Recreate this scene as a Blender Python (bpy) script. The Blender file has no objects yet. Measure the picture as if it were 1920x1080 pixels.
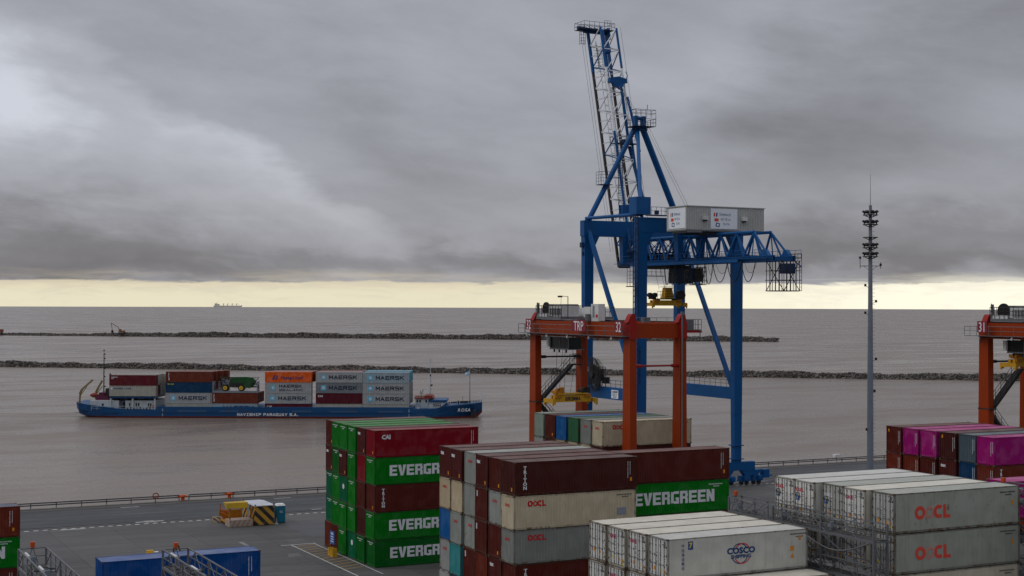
import bpy, math, random
from mathutils import Vector, Matrix
random.seed(7)
R = math.radians
S = bpy.context.scene
COL = S.collection

# ------------------------------------------------------------------ camera
PSI = R(63.12); CS, SN = math.cos(PSI), math.sin(PSI)
EYE = 28.0
PITCH = math.atan(28.6 / 2763.0); ROLL = 0.00323
F0 = Vector((CS, SN, 0)); R0 = Vector((SN, -CS, 0)); Z0 = Vector((0, 0, 1))
fw = F0 * math.cos(PITCH) + Z0 * math.sin(PITCH)
up0 = Z0 * math.cos(PITCH) - F0 * math.sin(PITCH)
up = up0 * math.cos(ROLL) - R0 * math.sin(ROLL)
rt = R0 * math.cos(ROLL) + up0 * math.sin(ROLL)
cd = bpy.data.cameras.new('camera'); cam = bpy.data.objects.new('camera', cd); COL.objects.link(cam)
m = Matrix((rt, up, -fw)).transposed().to_4x4(); m.translation = (0, 0, EYE)
cam.matrix_world = m
cd.sensor_width = 36; cd.lens = 36 * 2763 / 1920.0; cd.clip_start = 1; cd.clip_end = 90000
S.camera = cam

# ------------------------------------------------------------------ sky
SUN_AZ = PSI + R(100)          # azimuth (from +x, counter-clockwise) the soft light comes from
SUN_EL = R(46)
W = bpy.data.worlds.new('World'); S.world = W; W.use_nodes = True
nt = W.node_tree; N = nt.nodes; L = nt.links; N.clear()
def nd(t, **k):
    n = N.new(t)
    for a, b in k.items(): setattr(n, a, b)
    return n
def val(x, sock):
    if isinstance(x, (int, float)): sock.default_value = x
    elif isinstance(x, tuple): sock.default_value = x
    else: L.new(x, sock)
def mth(op, a, b=None, c=None, clamp=False):
    n = nd('ShaderNodeMath', operation=op, use_clamp=clamp)
    val(a, n.inputs[0])
    if b is not None: val(b, n.inputs[1])
    if c is not None: val(c, n.inputs[2])
    return n.outputs[0]
def mixc(f, a, b, mode='MIX'):
    n = nd('ShaderNodeMix', data_type='RGBA', blend_type=mode)
    val(f, n.inputs[0]); val(a, n.inputs[6]); val(b, n.inputs[7]); return n.outputs[2]
def maprange(v, a, b, c, d, t='SMOOTHSTEP'):
    n = nd('ShaderNodeMapRange', interpolation_type=t)
    val(v, n.inputs[0]); n.inputs[1].default_value = a; n.inputs[2].default_value = b
    n.inputs[3].default_value = c; n.inputs[4].default_value = d; return n.outputs[0]
def noise(vec, sc, det=4, ro=.55, dist=0.):
    n = nd('ShaderNodeTexNoise'); L.new(vec, n.inputs['Vector'])
    n.inputs['Scale'].default_value = sc; n.inputs['Detail'].default_value = det
    n.inputs['Roughness'].default_value = ro; n.inputs['Distortion'].default_value = dist
    return n.outputs[0]
tc = nd('ShaderNodeTexCoord'); rotn = nd('ShaderNodeVectorRotate', rotation_type='Z_AXIS')
L.new(tc.outputs['Generated'], rotn.inputs['Vector']); rotn.inputs['Angle'].default_value = -PSI
sep = nd('ShaderNodeSeparateXYZ'); L.new(rotn.outputs[0], sep.inputs[0])
az = mth('ARCTAN2', sep.outputs[1], sep.outputs[0])      # left of the view axis is positive
el = mth('ARCSINE', sep.outputs[2])
elc = mth('MAXIMUM', el, 0.0)
# stretched, sheared cloud coordinates
cmb = nd('ShaderNodeCombineXYZ')
el_s = elc
L.new(mth('COSINE', az), cmb.inputs[0]); L.new(mth('SINE', az), cmb.inputs[1])
L.new(mth('ADD', mth('MULTIPLY', el_s, 3.0), mth('MULTIPLY', mth('SINE', az), -0.28)), cmb.inputs[2])
cv = cmb.outputs[0]
n1 = noise(cv, 3.4, 7, .52, .35)
n2 = noise(cv, 9.0, 6, .55, .2)
flat = nd('ShaderNodeCombineXYZ')
L.new(mth('COSINE', az), flat.inputs[0]); L.new(mth('SINE', az), flat.inputs[1]); L.new(mth('MULTIPLY', elc, 14.0), flat.inputs[2])
n3 = noise(flat.outputs[0], 4.0, 6, .6)
mp = nd('ShaderNodeMapping'); L.new(cv, mp.inputs[0]); mp.inputs['Location'].default_value = (3.1, 7.7, 1.9)
nA = noise(cv, 6.5, 5, .55, .3); nB = noise(mp.outputs[0], 7.5, 5, .55, .3); nC = noise(mp.outputs[0], 24.0, 5, .6, .4)
azw = mth('ADD', az, mth('ADD', mth('MULTIPLY', mth('SUBTRACT', nA, .5), .11), mth('MULTIPLY', mth('SUBTRACT', nC, .5), .025)))
elw = mth('ADD', el, mth('ADD', mth('MULTIPLY', mth('SUBTRACT', nB, .5), .075), mth('MULTIPLY', mth('SUBTRACT', nC, .5), .020)))
def blob(a0, e0, wa, we, sl, pw=2.0):
    da = mth('SUBTRACT', azw, a0); de = mth('SUBTRACT', elw, e0)
    de = mth('ADD', de, mth('MULTIPLY', da, -sl))
    q = mth('ADD', mth('POWER', mth('DIVIDE', da, wa), 2.0), mth('POWER', mth('DIVIDE', de, we), 2.0))
    return mth('EXPONENT', mth('MULTIPLY', mth('POWER', q, pw / 2), -1.0))
hi = mth('ADD', mth('MULTIPLY', blob(.335, .146, .052, .034, .35, 2.6), .42), mth('MULTIPLY', blob(.33, .115, .07, .040, .2), .14))
# lit cloud bank: crisp upper edge running down to the right, fading slowly below it
tt = mth('SUBTRACT', elw, mth('ADD', .124, mth('MULTIPLY', mth('SUBTRACT', azw, .206), .60)))
bank = mth('MULTIPLY', maprange(tt, .008, -.012, 0, 1), mth('EXPONENT', mth('DIVIDE', mth('MINIMUM', tt, 0.0), .036)))
bank = mth('MULTIPLY', bank, mth('MULTIPLY', maprange(az, .02, .12, 0, 1), maprange(az, .34, .20, 0, 1)))
hi = mth('ADD', hi, mth('MULTIPLY', bank, .34))
hi = mth('ADD', hi, mth('MULTIPLY', blob(-.125, .155, .05, .035, -.3), .14))
hi = mth('ADD', hi, mth('MULTIPLY', blob(-.27, .072, .07, .028, -.1), .12))
lo = mth('MULTIPLY', blob(.30, .042, .17, .024, .04), .31)
lo = mth('ADD', lo, mth('MULTIPLY', blob(.075, .105, .08, .030, .40), .14))
lo = mth('ADD', lo, mth('MULTIPLY', blob(-.24, .040, .20, .020, -.05), .21))
lo = mth('ADD', lo, mth('MULTIPLY', blob(-.20, .105, .09, .045, .3), .15))
lo = mth('ADD', lo, mth('MULTIPLY', blob(-.32, .165, .12, .050, -.2), .14))
lo = mth('ADD', lo, mth('MULTIPLY', blob(0.0, .0225, 1.6, .0095, 0), .17))
bright = mth('ADD', mth('ADD', mth('MULTIPLY', mth('SUBTRACT', n1, .5), .42), mth('MULTIPLY', mth('SUBTRACT', n2, .5), .26)), mth('ADD', mth('MULTIPLY', mth('SUBTRACT', nC, .5), .12), .48))
bright = mth('SUBTRACT', mth('ADD', bright, hi), lo, clamp=True)
cr = nd('ShaderNodeValToRGB'); L.new(bright, cr.inputs[0])
e = cr.color_ramp.elements
e[0].position = 0; e[0].color = (.116, .115, .126, 1)
e[1].position = 1; e[1].color = (.60, .625, .69, 1)
x = e.new(.25); x.color = (.200, .199, .217, 1)
x = e.new(.50); x.color = (.330, .338, .375, 1)
x = e.new(.75); x.color = (.44, .455, .50, 1)
cloud = cr.outputs[0]
# warmer and darker under-side towards the horizon
cloud = mixc(maprange(el, .13, .02, 0, .8), cloud, mixc(1.0, cloud, (1.0, .968, .945, 1), 'MULTIPLY'))
# overcast dome: brighter overhead, as a real overcast is
gain = maprange(el, .21, 1.30, 1.0, 2.7, 'LINEAR')
vs = nd('ShaderNodeVectorMath', operation='SCALE'); L.new(cloud, vs.inputs[0]); L.new(gain, vs.inputs[3])
cloud = vs.outputs[0]
# clear strip above the horizon
gapc = mixc(maprange(el, .022, .004, 0, 1), (.68, .58, .42, 1), (.80, .74, .545, 1))
gapc = mixc(maprange(mth('ADD', az, mth('MULTIPLY', n3, .05)), .08, -.30, 0, .9), gapc, (1.08, 1.03, .84, 1))
flat2 = nd('ShaderNodeCombineXYZ'); L.new(mth('COSINE', az), flat2.inputs[0]); L.new(mth('SINE', az), flat2.inputs[1]); L.new(mth('MULTIPLY', elc, 7.0), flat2.inputs[2])
n5 = noise(flat2.outputs[0], 26.0, 6, .62, .5)
edge = mth('ADD', .0142, mth('ADD', mth('MULTIPLY', mth('SUBTRACT', n3, .5), .0075), mth('MULTIPLY', mth('SUBTRACT', n5, .5), .0075)))
soft = mth('SUBTRACT', el, edge)
g = maprange(soft, -.0012, .0012, 1, 0)
haze_ = mth('MULTIPLY', maprange(soft, .0, .0095, .55, 0), maprange(n3, .42, .62, 0, 1))
g = mth('MAXIMUM', g, haze_)
g = mth('MULTIPLY', g, maprange(mth('ADD', n5, mth('MULTIPLY', el, 12.0)), .78, .50, .84, 1.0))
# the strip is brightest ahead and fades away round the sides and behind
g = mth('MULTIPLY', g, maprange(mth('COSINE', az), -.4, .6, .45, 1.0))
sky = mixc(g, cloud, gapc)
ns = nd('ShaderNodeTexSky', sky_type='NISHITA', sun_disc=False)
ns.sun_elevation = SUN_EL; ns.sun_rotation = math.pi / 2 - SUN_AZ
bgs = nd('ShaderNodeBackground'); L.new(ns.outputs[0], bgs.inputs[0]); bgs.inputs[1].default_value = .004
bg = nd('ShaderNodeBackground'); L.new(sky, bg.inputs[0]); bg.inputs[1].default_value = 1.0
ad = nd('ShaderNodeAddShader'); L.new(bgs.outputs[0], ad.inputs[0]); L.new(bg.outputs[0], ad.inputs[1])
out = nd('ShaderNodeOutputWorld'); L.new(ad.outputs[0], out.inputs[0])
W.cycles.sampling_method = 'MANUAL'; W.cycles.sample_map_resolution = 1024

# ------------------------------------------------------------------ soft sun behind the overcast, exposure
sl = bpy.data.lights.new('sun', 'SUN'); sun = bpy.data.objects.new('sun', sl); COL.objects.link(sun)
sl.energy = .80; sl.angle = R(40); sl.color = (1, .97, .92)
sd = Vector((math.cos(SUN_AZ) * math.cos(SUN_EL), math.sin(SUN_AZ) * math.cos(SUN_EL), math.sin(SUN_EL)))
sun.rotation_euler = sd.to_track_quat('Z', 'Y').to_euler()
S.view_settings.view_transform = 'Standard'; S.view_settings.look = 'None'
S.view_settings.exposure = 0.0; S.view_settings.gamma = 1; S.view_settings.use_curve_mapping = False
S.cycles.use_denoising = True; S.cycles.max_bounces = 6; S.cycles.diffuse_bounces = 3
S.cycles.glossy_bounces = 3; S.cycles.sample_clamp_indirect = 8

# ================================================================== materials
class NT:
    def __init__(s, name):
        s.m = bpy.data.materials.new(name); s.m.use_nodes = True
        s.t = s.m.node_tree; s.b = s.t.nodes['Principled BSDF']
    def n(s, t, **k):
        x = s.t.nodes.new(t)
        for a, b in k.items(): setattr(x, a, b)
        return x
    def put(s, v, sock):
        if isinstance(v, (int, float, tuple)): sock.default_value = v
        else: s.t.links.new(v, sock)
    def math(s, op, a, b=0., clamp=False):
        x = s.n('ShaderNodeMath', operation=op, use_clamp=clamp); s.put(a, x.inputs[0]); s.put(b, x.inputs[1]); return x.outputs[0]
    def mix(s, f, a, b, mode='MIX'):
        x = s.n('ShaderNodeMix', data_type='RGBA', blend_type=mode)
        s.put(f, x.inputs[0]); s.put(a, x.inputs[6]); s.put(b, x.inputs[7]); return x.outputs[2]
    def mr(s, v, a, b, c, d, t='SMOOTHSTEP'):
        x = s.n('ShaderNodeMapRange', interpolation_type=t); s.put(v, x.inputs[0])
        for i, q in enumerate((a, b, c, d)): x.inputs[i + 1].default_value = q
        return x.outputs[0]
    def noise(s, vec, sc, det=3, ro=.5):
        x = s.n('ShaderNodeTexNoise'); s.put(vec, x.inputs['Vector'])
        x.inputs['Scale'].default_value = sc; x.inputs['Detail'].default_value = det; x.inputs['Roughness'].default_value = ro
        return x.outputs[0]
    def mapping(s, vec, scale):
        x = s.n('ShaderNodeMapping'); s.put(vec, x.inputs[0]); x.inputs['Scale'].default_value = scale; return x.outputs[0]
    def coord(s, rnd=True):
        tc = s.n('ShaderNodeTexCoord'); v = tc.outputs['Object']
        if rnd:
            oi = s.n('ShaderNodeObjectInfo'); mu = s.math('MULTIPLY', oi.outputs['Random'], 173.)
            a = s.n('ShaderNodeVectorMath', operation='ADD'); s.put(v, a.inputs[0])
            s.t.links.new(mu, a.inputs[1]); v = a.outputs[0]
        return v
    def bump(s, h, d, st=1.):
        x = s.n('ShaderNodeBump'); x.inputs['Strength'].default_value = st; x.inputs['Distance'].default_value = d
        s.put(h, x.inputs['Height']); s.t.links.new(x.outputs[0], s.b.inputs['Normal'])

def container_paint(name, rough=.5, dust=.30, spec=.10):
    q = NT(name); oi = q.n('ShaderNodeObjectInfo'); v = q.coord()
    base = oi.outputs['Color']
    big = q.noise(v, .55, 4, .6)
    st = q.noise(q.mapping(v, (5, 5, .35)), 1.0, 3, .6)
    col = q.mix(q.mr(big, .3, .7, 0, .16), base, q.mix(.75, q.mix(1.0, base, (.80, .80, .80, 1), 'MULTIPLY'), base))
    col = q.mix(q.mr(st, .45, .78, 0, .22), col, q.mix(1.0, col, (.50, .47, .44, 1), 'MULTIPLY'))
    # settled dust on upward faces
    ge = q.n('ShaderNodeNewGeometry'); sp = q.n('ShaderNodeSeparateXYZ'); q.put(ge.outputs['Normal'], sp.inputs[0])
    upf = q.mr(sp.outputs[2], .5, .95, 0, 1)
    col = q.mix(q.math('MULTIPLY', upf, q.mr(big, .3, .7, dust * .6, dust * 1.3)), col, (.42, .40, .37, 1))
    # rust, by the amount carried in the object's own colour alpha
    rn = q.noise(q.mapping(v, (1, 1, .5)), 2.2, 6, .7)
    th = q.math('SUBTRACT', .80, q.math('MULTIPLY', oi.outputs['Alpha'], .30))
    ru = q.math('MULTIPLY', q.math('SUBTRACT', rn, th), 9.0, clamp=True)
    col = q.mix(q.math('MULTIPLY', ru, .8), col, (.085, .036, .016, 1))
    run = q.noise(q.mapping(v, (9, 9, .22)), 1.0, 3, .7)
    rr = q.math('MULTIPLY', q.math('SUBTRACT', run, q.math('SUBTRACT', .74, q.math('MULTIPLY', oi.outputs['Alpha'], .17))), 7.0, clamp=True)
    col = q.mix(q.math('MULTIPLY', rr, q.math('SUBTRACT', .75, q.math('MULTIPLY', upf, .5))), col, (.12, .060, .028, 1))
    fade = q.noise(v, .9, 2, .4)
    hsv = q.n('ShaderNodeHueSaturation'); q.put(col, hsv.inputs['Color']); q.put(q.mr(fade, .45, .65, 1.0, .92), hsv.inputs['Saturation']); q.put(q.mr(fade, .40, .65, .95, 1.06), hsv.inputs['Value']); col = hsv.outputs[0]
    q.put(col, q.b.inputs['Base Color']); q.put(q.mr(big, .3, .7, rough - .06, rough + .14), q.b.inputs['Roughness'])
    dent = q.noise(v, 1.3, 2, .5); q.bump(dent, .05, .5)
    q.b.inputs['Specular IOR Level'].default_value = spec
    return q.m

def paint(name, c, rough=.5, dirt=.25, metal=0., dirtc=(.09, .075, .06, 1), streak=True, spec=.16, emis=None):
    q = NT(name); v = q.coord()
    c4 = (c[0], c[1], c[2], 1)
    big = q.noise(v, .5, 4, .6)
    col = q.mix(q.mr(big, .35, .75, 0, dirt), c4, dirtc)
    if streak:
        st = q.noise(q.mapping(v, (3, 3, .3)), 1., 3, .6)
        col = q.mix(q.mr(st, .5, .8, 0, dirt), col, dirtc)
    if dirt > .14:
        sp_ = q.noise(q.mapping(v, (2.4, 2.4, .5)), 1.6, 6, .72); col = q.mix(q.mr(sp_, .60, .74, 0, min(.7, dirt * 2.6)), col, (.07, .040, .022, 1))
    q.put(col, q.b.inputs['Base Color']); q.put(q.mr(big, .3, .7, max(.05, rough - .08), rough + .1), q.b.inputs['Roughness'])
    q.b.inputs['Metallic'].default_value = metal; q.b.inputs['Specular IOR Level'].default_value = spec
    return q.m

M = {}
M['cpaint'] = container_paint('container_paint')
M['cframe'] = container_paint('container_frame_paint', .5, .3)
M['reefer'] = container_paint('reefer_paint', .42, .16, .25)
M['casting'] = paint('corner_casting_steel', (.10, .07, .05), .7, .5)
M['gasket'] = paint('door_gasket_rubber', (.03, .03, .032), .6, .2)
M['rod'] = paint('galvanised_lock_rod', (.16, .16, .165), .45, .3, .3)
M['mast_dark'] = paint('weathered_guard_rail', (.075, .08, .088), .6, .35)
M['white'] = paint('white_paint', (.72, .73, .73), .5, .18)
M['logo_white'] = paint('white_lettering', (.66, .68, .70), .55, .14)
M['logo_grey'] = paint('pale_grey_lettering', (.46, .48, .50), .55, .2)
M['logo_red'] = paint('red_lettering', (.50, .015, .022), .5, .10)
M['logo_coral'] = paint('faded_red_lettering', (.62, .060, .038), .55, .15, dirtc=(.45, .25, .2, 1))
M['logo_pink'] = paint('faded_pink_lettering', (.50, .21, .17), .6, .25, dirtc=(.32, .27, .24, 1))
M['logo_magenta'] = paint('magenta_lettering', (.42, .02, .10), .5, .2)
M['logo_navy'] = paint('navy_lettering', (.012, .045, .16), .5, .06)
M['ship_ink'] = paint('dark_navy_lettering', (.008, .018, .045), .5, .06)
M['logo_black'] = paint('black_lettering', (.02, .022, .03), .5, .1)
M['logo_sky'] = paint('light_blue_emblem', (.12, .42, .60), .5, .15)
M['sticker_orange'] = paint('orange_sticker', (.62, .24, .015), .5, .1)
M['sticker_yellow'] = paint('yellow_sticker', (.60, .50, .04), .5, .1)
M['sticker_blue'] = paint('blue_sticker', (.03, .07, .22), .5, .1)
M['crane_blue'] = paint('crane_blue_paint', (.003, .076, .240), .36, .16, dirtc=(.03, .05, .08, 1))
M['crane_dark'] = paint('dark_blue_machinery', (.006, .030, .095), .5, .3)
M['boom_white'] = paint('boom_white_paint', (.72, .74, .76), .5, .15)
M['rail_dark'] = paint('greased_rail_steel', (.030, .028, .028), .5, .4, dirtc=(.13, .09, .07, 1))
M['galv'] = paint('galvanised_steel', (.15, .158, .17), .5, .3, .25)
M['dark'] = paint('dark_steel', (.022, .023, .026), .55, .3)
M['black'] = paint('black_rubber', (.012, .012, .013), .6, .1)
M['rtg_orange'] = paint('gantry_orange_paint', (.275, .033, .003), .45, .16, dirtc=(.12, .030, .012, 1))
M['rtg_red'] = paint('gantry_red_paint', (.28, .010, .007), .42, .15)
M['yellow'] = paint('spreader_yellow_paint', (.55, .30, .018), .48, .3, dirtc=(.20, .09, .03, 1))
M['amber'] = paint('worn_amber_paint', (.42, .17, .015), .5, .45, dirtc=(.07, .04, .02, 1))
M['cab_white'] = paint('cabinet_white', (.60, .61, .60), .45, .25)
M['house_grey'] = paint('machine_house_cladding', (.42, .43, .41), .5, .16, dirtc=(.22, .21, .19, 1))
M['sign_white'] = paint('sign_white', (.74, .78, .82), .4, .06)
M['sign_maroon'] = paint('sign_maroon', (.20, .022, .038), .5, .12)
M['serif'] = paint('sign_lettering', (.72, .70, .72), .5, .06)
M['glass'] = paint('dark_glass', (.012, .016, .018), .12, .05)
M['mast'] = paint('mast_paint', (.19, .215, .26), .5, .2)
M['hull_blue'] = paint('hull_blue_paint', (.008, .062, .175), .42, .35, dirtc=(.035, .065, .10, 1))
M['hull_red'] = paint('antifouling_red', (.17, .022, .018), .6, .4)
M['ship_white'] = paint('ship_white', (.42, .47, .49), .5, .35, dirtc=(.25, .22, .2, 1))
M['ship_red'] = paint('ship_red', (.24, .035, .022), .55, .35)
M['ship_yellow'] = paint('ship_yellow', (.22, .16, .06), .5, .35)
M['machine_green'] = paint('machine_green', (.006, .075, .018), .4, .35)
M['wheel_yellow'] = paint('wheel_yellow', (.62, .38, .03), .4, .15)
M['orange'] = paint('safety_orange', (.50, .075, .01), .5, .28)
M['bright_yellow'] = paint('bright_yellow_paint', (.52, .32, .01), .5, .32)
M['teal'] = paint('toilet_blue_plastic', (.012, .17, .26), .45, .12)
M['shed_roof'] = paint('shed_roof_sheet', (.50, .52, .57), .5, .26)
M['quay_stone'] = paint('quay_concrete', (.20, .185, .165), .8, .4, dirtc=(.09, .08, .07, 1))
M['fender'] = paint('fender', (.04, .03, .025), .8, .3)
M['flag_blue'] = paint('flag_blue', (.18, .40, .68), .7, .05)
M['line'] = paint('road_line_paint', (.52, .52, .50), .7, .22, dirtc=(.13, .13, .125, 1), streak=False)
M['line_faint'] = paint('worn_line_paint', (.21, .21, .205), .8, .6, dirtc=(.10, .10, .10, 1), streak=False)
M['line_yellow'] = paint('worn_yellow_paint', (.26, .17, .075), .8, .55, dirtc=(.11, .10, .09, 1), streak=False)
M['ship_far'] = paint('hazed_ship_paint', (.62, .60, .54), .8, .05)  # distance haze put into the far ship's colour, as no haze is built
M['pale_green'] = paint('pale_green', (.3, .4, .33), .5, .1)

def striped(name, a, b, pitch, ang, fade=0.):
    q = NT(name); tc = q.n('ShaderNodeTexCoord'); sp = q.n('ShaderNodeSeparateXYZ'); q.put(tc.outputs['Object'], sp.inputs[0])
    w = q.math('ADD', q.math('ADD', sp.outputs[0], sp.outputs[1]), q.math('MULTIPLY', sp.outputs[2], ang))
    fr = q.math('FRACT', q.math('DIVIDE', w, pitch)); s_ = q.mr(fr, .49, .51, 0, 1, 'LINEAR')
    col = q.mix(s_, a + (1,), b + (1,)); nz = q.noise(tc.outputs['Object'], 1.4, 5, .65)
    col = q.mix(q.mr(nz, .4, .7, 0, .25 + fade), col, (.20, .17, .15, 1))
    q.put(col, q.b.inputs['Base Color']); q.b.inputs['Roughness'].default_value = .55
    return q.m
M['stripe_shed'] = striped('hazard_stripes', (.012, .012, .014), (.52, .27, .015), 1.30, 1.0)
M['stripe_old'] = striped('faded_hazard_stripes', (.38, .20, .13), (.36, .35, .30), .62, -.6, .25)
M['stripe_block'] = striped('barrier_stripes', (.05, .045, .05), (.42, .30, .17), .7, .8, .1)

def ground_mat(name, c1, c2, rough, sc=.05, damp=.0, crack=False):
    q = NT(name); ge = q.n('ShaderNodeNewGeometry'); v = ge.outputs['Position']
    a = q.noise(v, sc, 6, .62); b = q.noise(q.mapping(v, (.35, 2.2, 1)), .16, 5, .6); c = q.noise(v, 1.7, 4, .6)
    col = q.mix(q.mr(a, .32, .68, 0, 1), c1 + (1,), c2 + (1,))
    dk = tuple(x * .55 for x in c1) + (1,)
    col = q.mix(q.mr(b, .50, .72, 0, .55), col, dk)
    col = q.mix(q.mr(c, .35, .7, 0, .22), col, tuple(x * 1.35 for x in c2) + (1,))
    st_ = q.noise(v, .55, 3, .5); col = q.mix(q.mr(st_, .64, .74, 0, .55), col, tuple(x * .35 for x in c1) + (1,))
    tr = q.n('ShaderNodeTexWave', wave_type='RINGS', rings_direction='Z'); q.put(q.mapping(v, (1, 1, 1)), tr.inputs['Vector']); tr.inputs['Scale'].default_value = .09; tr.inputs['Distortion'].default_value = 9.; tr.inputs['Detail'].default_value = 1.; tr.inputs['Detail Scale'].default_value = .12
    col = q.mix(q.math('MULTIPLY', q.mr(tr.outputs['Fac'], .90, 1.0, 0, .45), q.mr(a, .4, .6, 0, 1)), col, tuple(x * .5 for x in c1) + (1,))
    oi = q.n('ShaderNodeObjectInfo')
    hs = q.n('ShaderNodeHueSaturation'); q.put(col, hs.inputs['Color']); q.put(q.mr(oi.outputs['Random'], 0, 1, .88, 1.12, 'LINEAR'), hs.inputs['Value'])
    q.put(hs.outputs[0], q.b.inputs['Base Color'])
    q.put(q.mr(b, .40, .72, rough, rough - damp), q.b.inputs['Roughness'])
    q.bump(c, .01, .4)
    return q.m
M['concrete'] = ground_mat('apron_concrete', (.048, .0465, .0445), (.068, .066, .063), .78, .05, .24)
M['joint'] = ground_mat('yard_ground', (.038, .037, .036), (.052, .051, .049), .8, .06, .1)
M['asphalt'] = ground_mat('quay_asphalt', (.021, .022, .025), (.031, .032, .036), .7, .07, .22)
M['patch'] = ground_mat('asphalt_patch', (.048, .048, .053), (.055, .055, .060), .7, .2, .1)

def water_mat():
    q = NT('river_water'); ge = q.n('ShaderNodeNewGeometry'); v = ge.outputs['Position']
    a = q.noise(q.mapping(v, (1, 2.6, 1)), .0022, 5, .6)
    b = q.noise(q.mapping(v, (1, 3.4, 1)), .012, 4, .55)
    col = q.mix(q.mr(a, .35, .65, 0, 1), (.140, .108, .083, 1), (.176, .140, .112, 1))
    q.put(col, q.b.inputs['Base Color'])
    c = q.noise(q.mapping(v, (1, 2.2, 1)), .035, 5, .65)
    q.put(q.math('ADD', q.mr(b, .38, .62, .20, .36), q.mr(c, .4, .62, -.04, .06)), q.b.inputs['Roughness'])
    q.b.inputs['IOR'].default_value = 1.33
    rotm = q.n('ShaderNodeMapping'); q.put(v, rotm.inputs[0]); rotm.inputs['Rotation'].default_value = (0, 0, R(20)); rotm.inputs['Scale'].default_value = (.55, 1.5, 1)
    w1 = q.noise(rotm.outputs[0], 1.1, 4, .65); w2 = q.noise(rotm.outputs[0], .13, 4, .55); w3 = q.noise(rotm.outputs[0], .030, 3, .5)
    h = q.math('ADD', q.math('MULTIPLY', w1, .19), q.math('ADD', q.math('MULTIPLY', w2, .62), q.math('MULTIPLY', w3, .55)))
    q.bump(h, 1.0, .85)
    return q.m
M['water'] = water_mat()
def rock_mat():
    q = NT('breakwater_rock'); ge = q.n('ShaderNodeNewGeometry'); v = ge.outputs['Position']
    a = q.noise(v, .55, 3, .7); b = q.noise(v, 2.2, 3, .6)
    col = q.mix(q.mr(a, .42, .62, 0, 1), (.022, .019, .016, 1), (.120, .106, .090, 1))
    col = q.mix(q.mr(b, .56, .68, 0, .75), col, (.30, .275, .24, 1))
    q.put(col, q.b.inputs['Base Color']); q.b.inputs['Roughness'].default_value = .85
    return q.m
M['rock'] = rock_mat()

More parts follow.
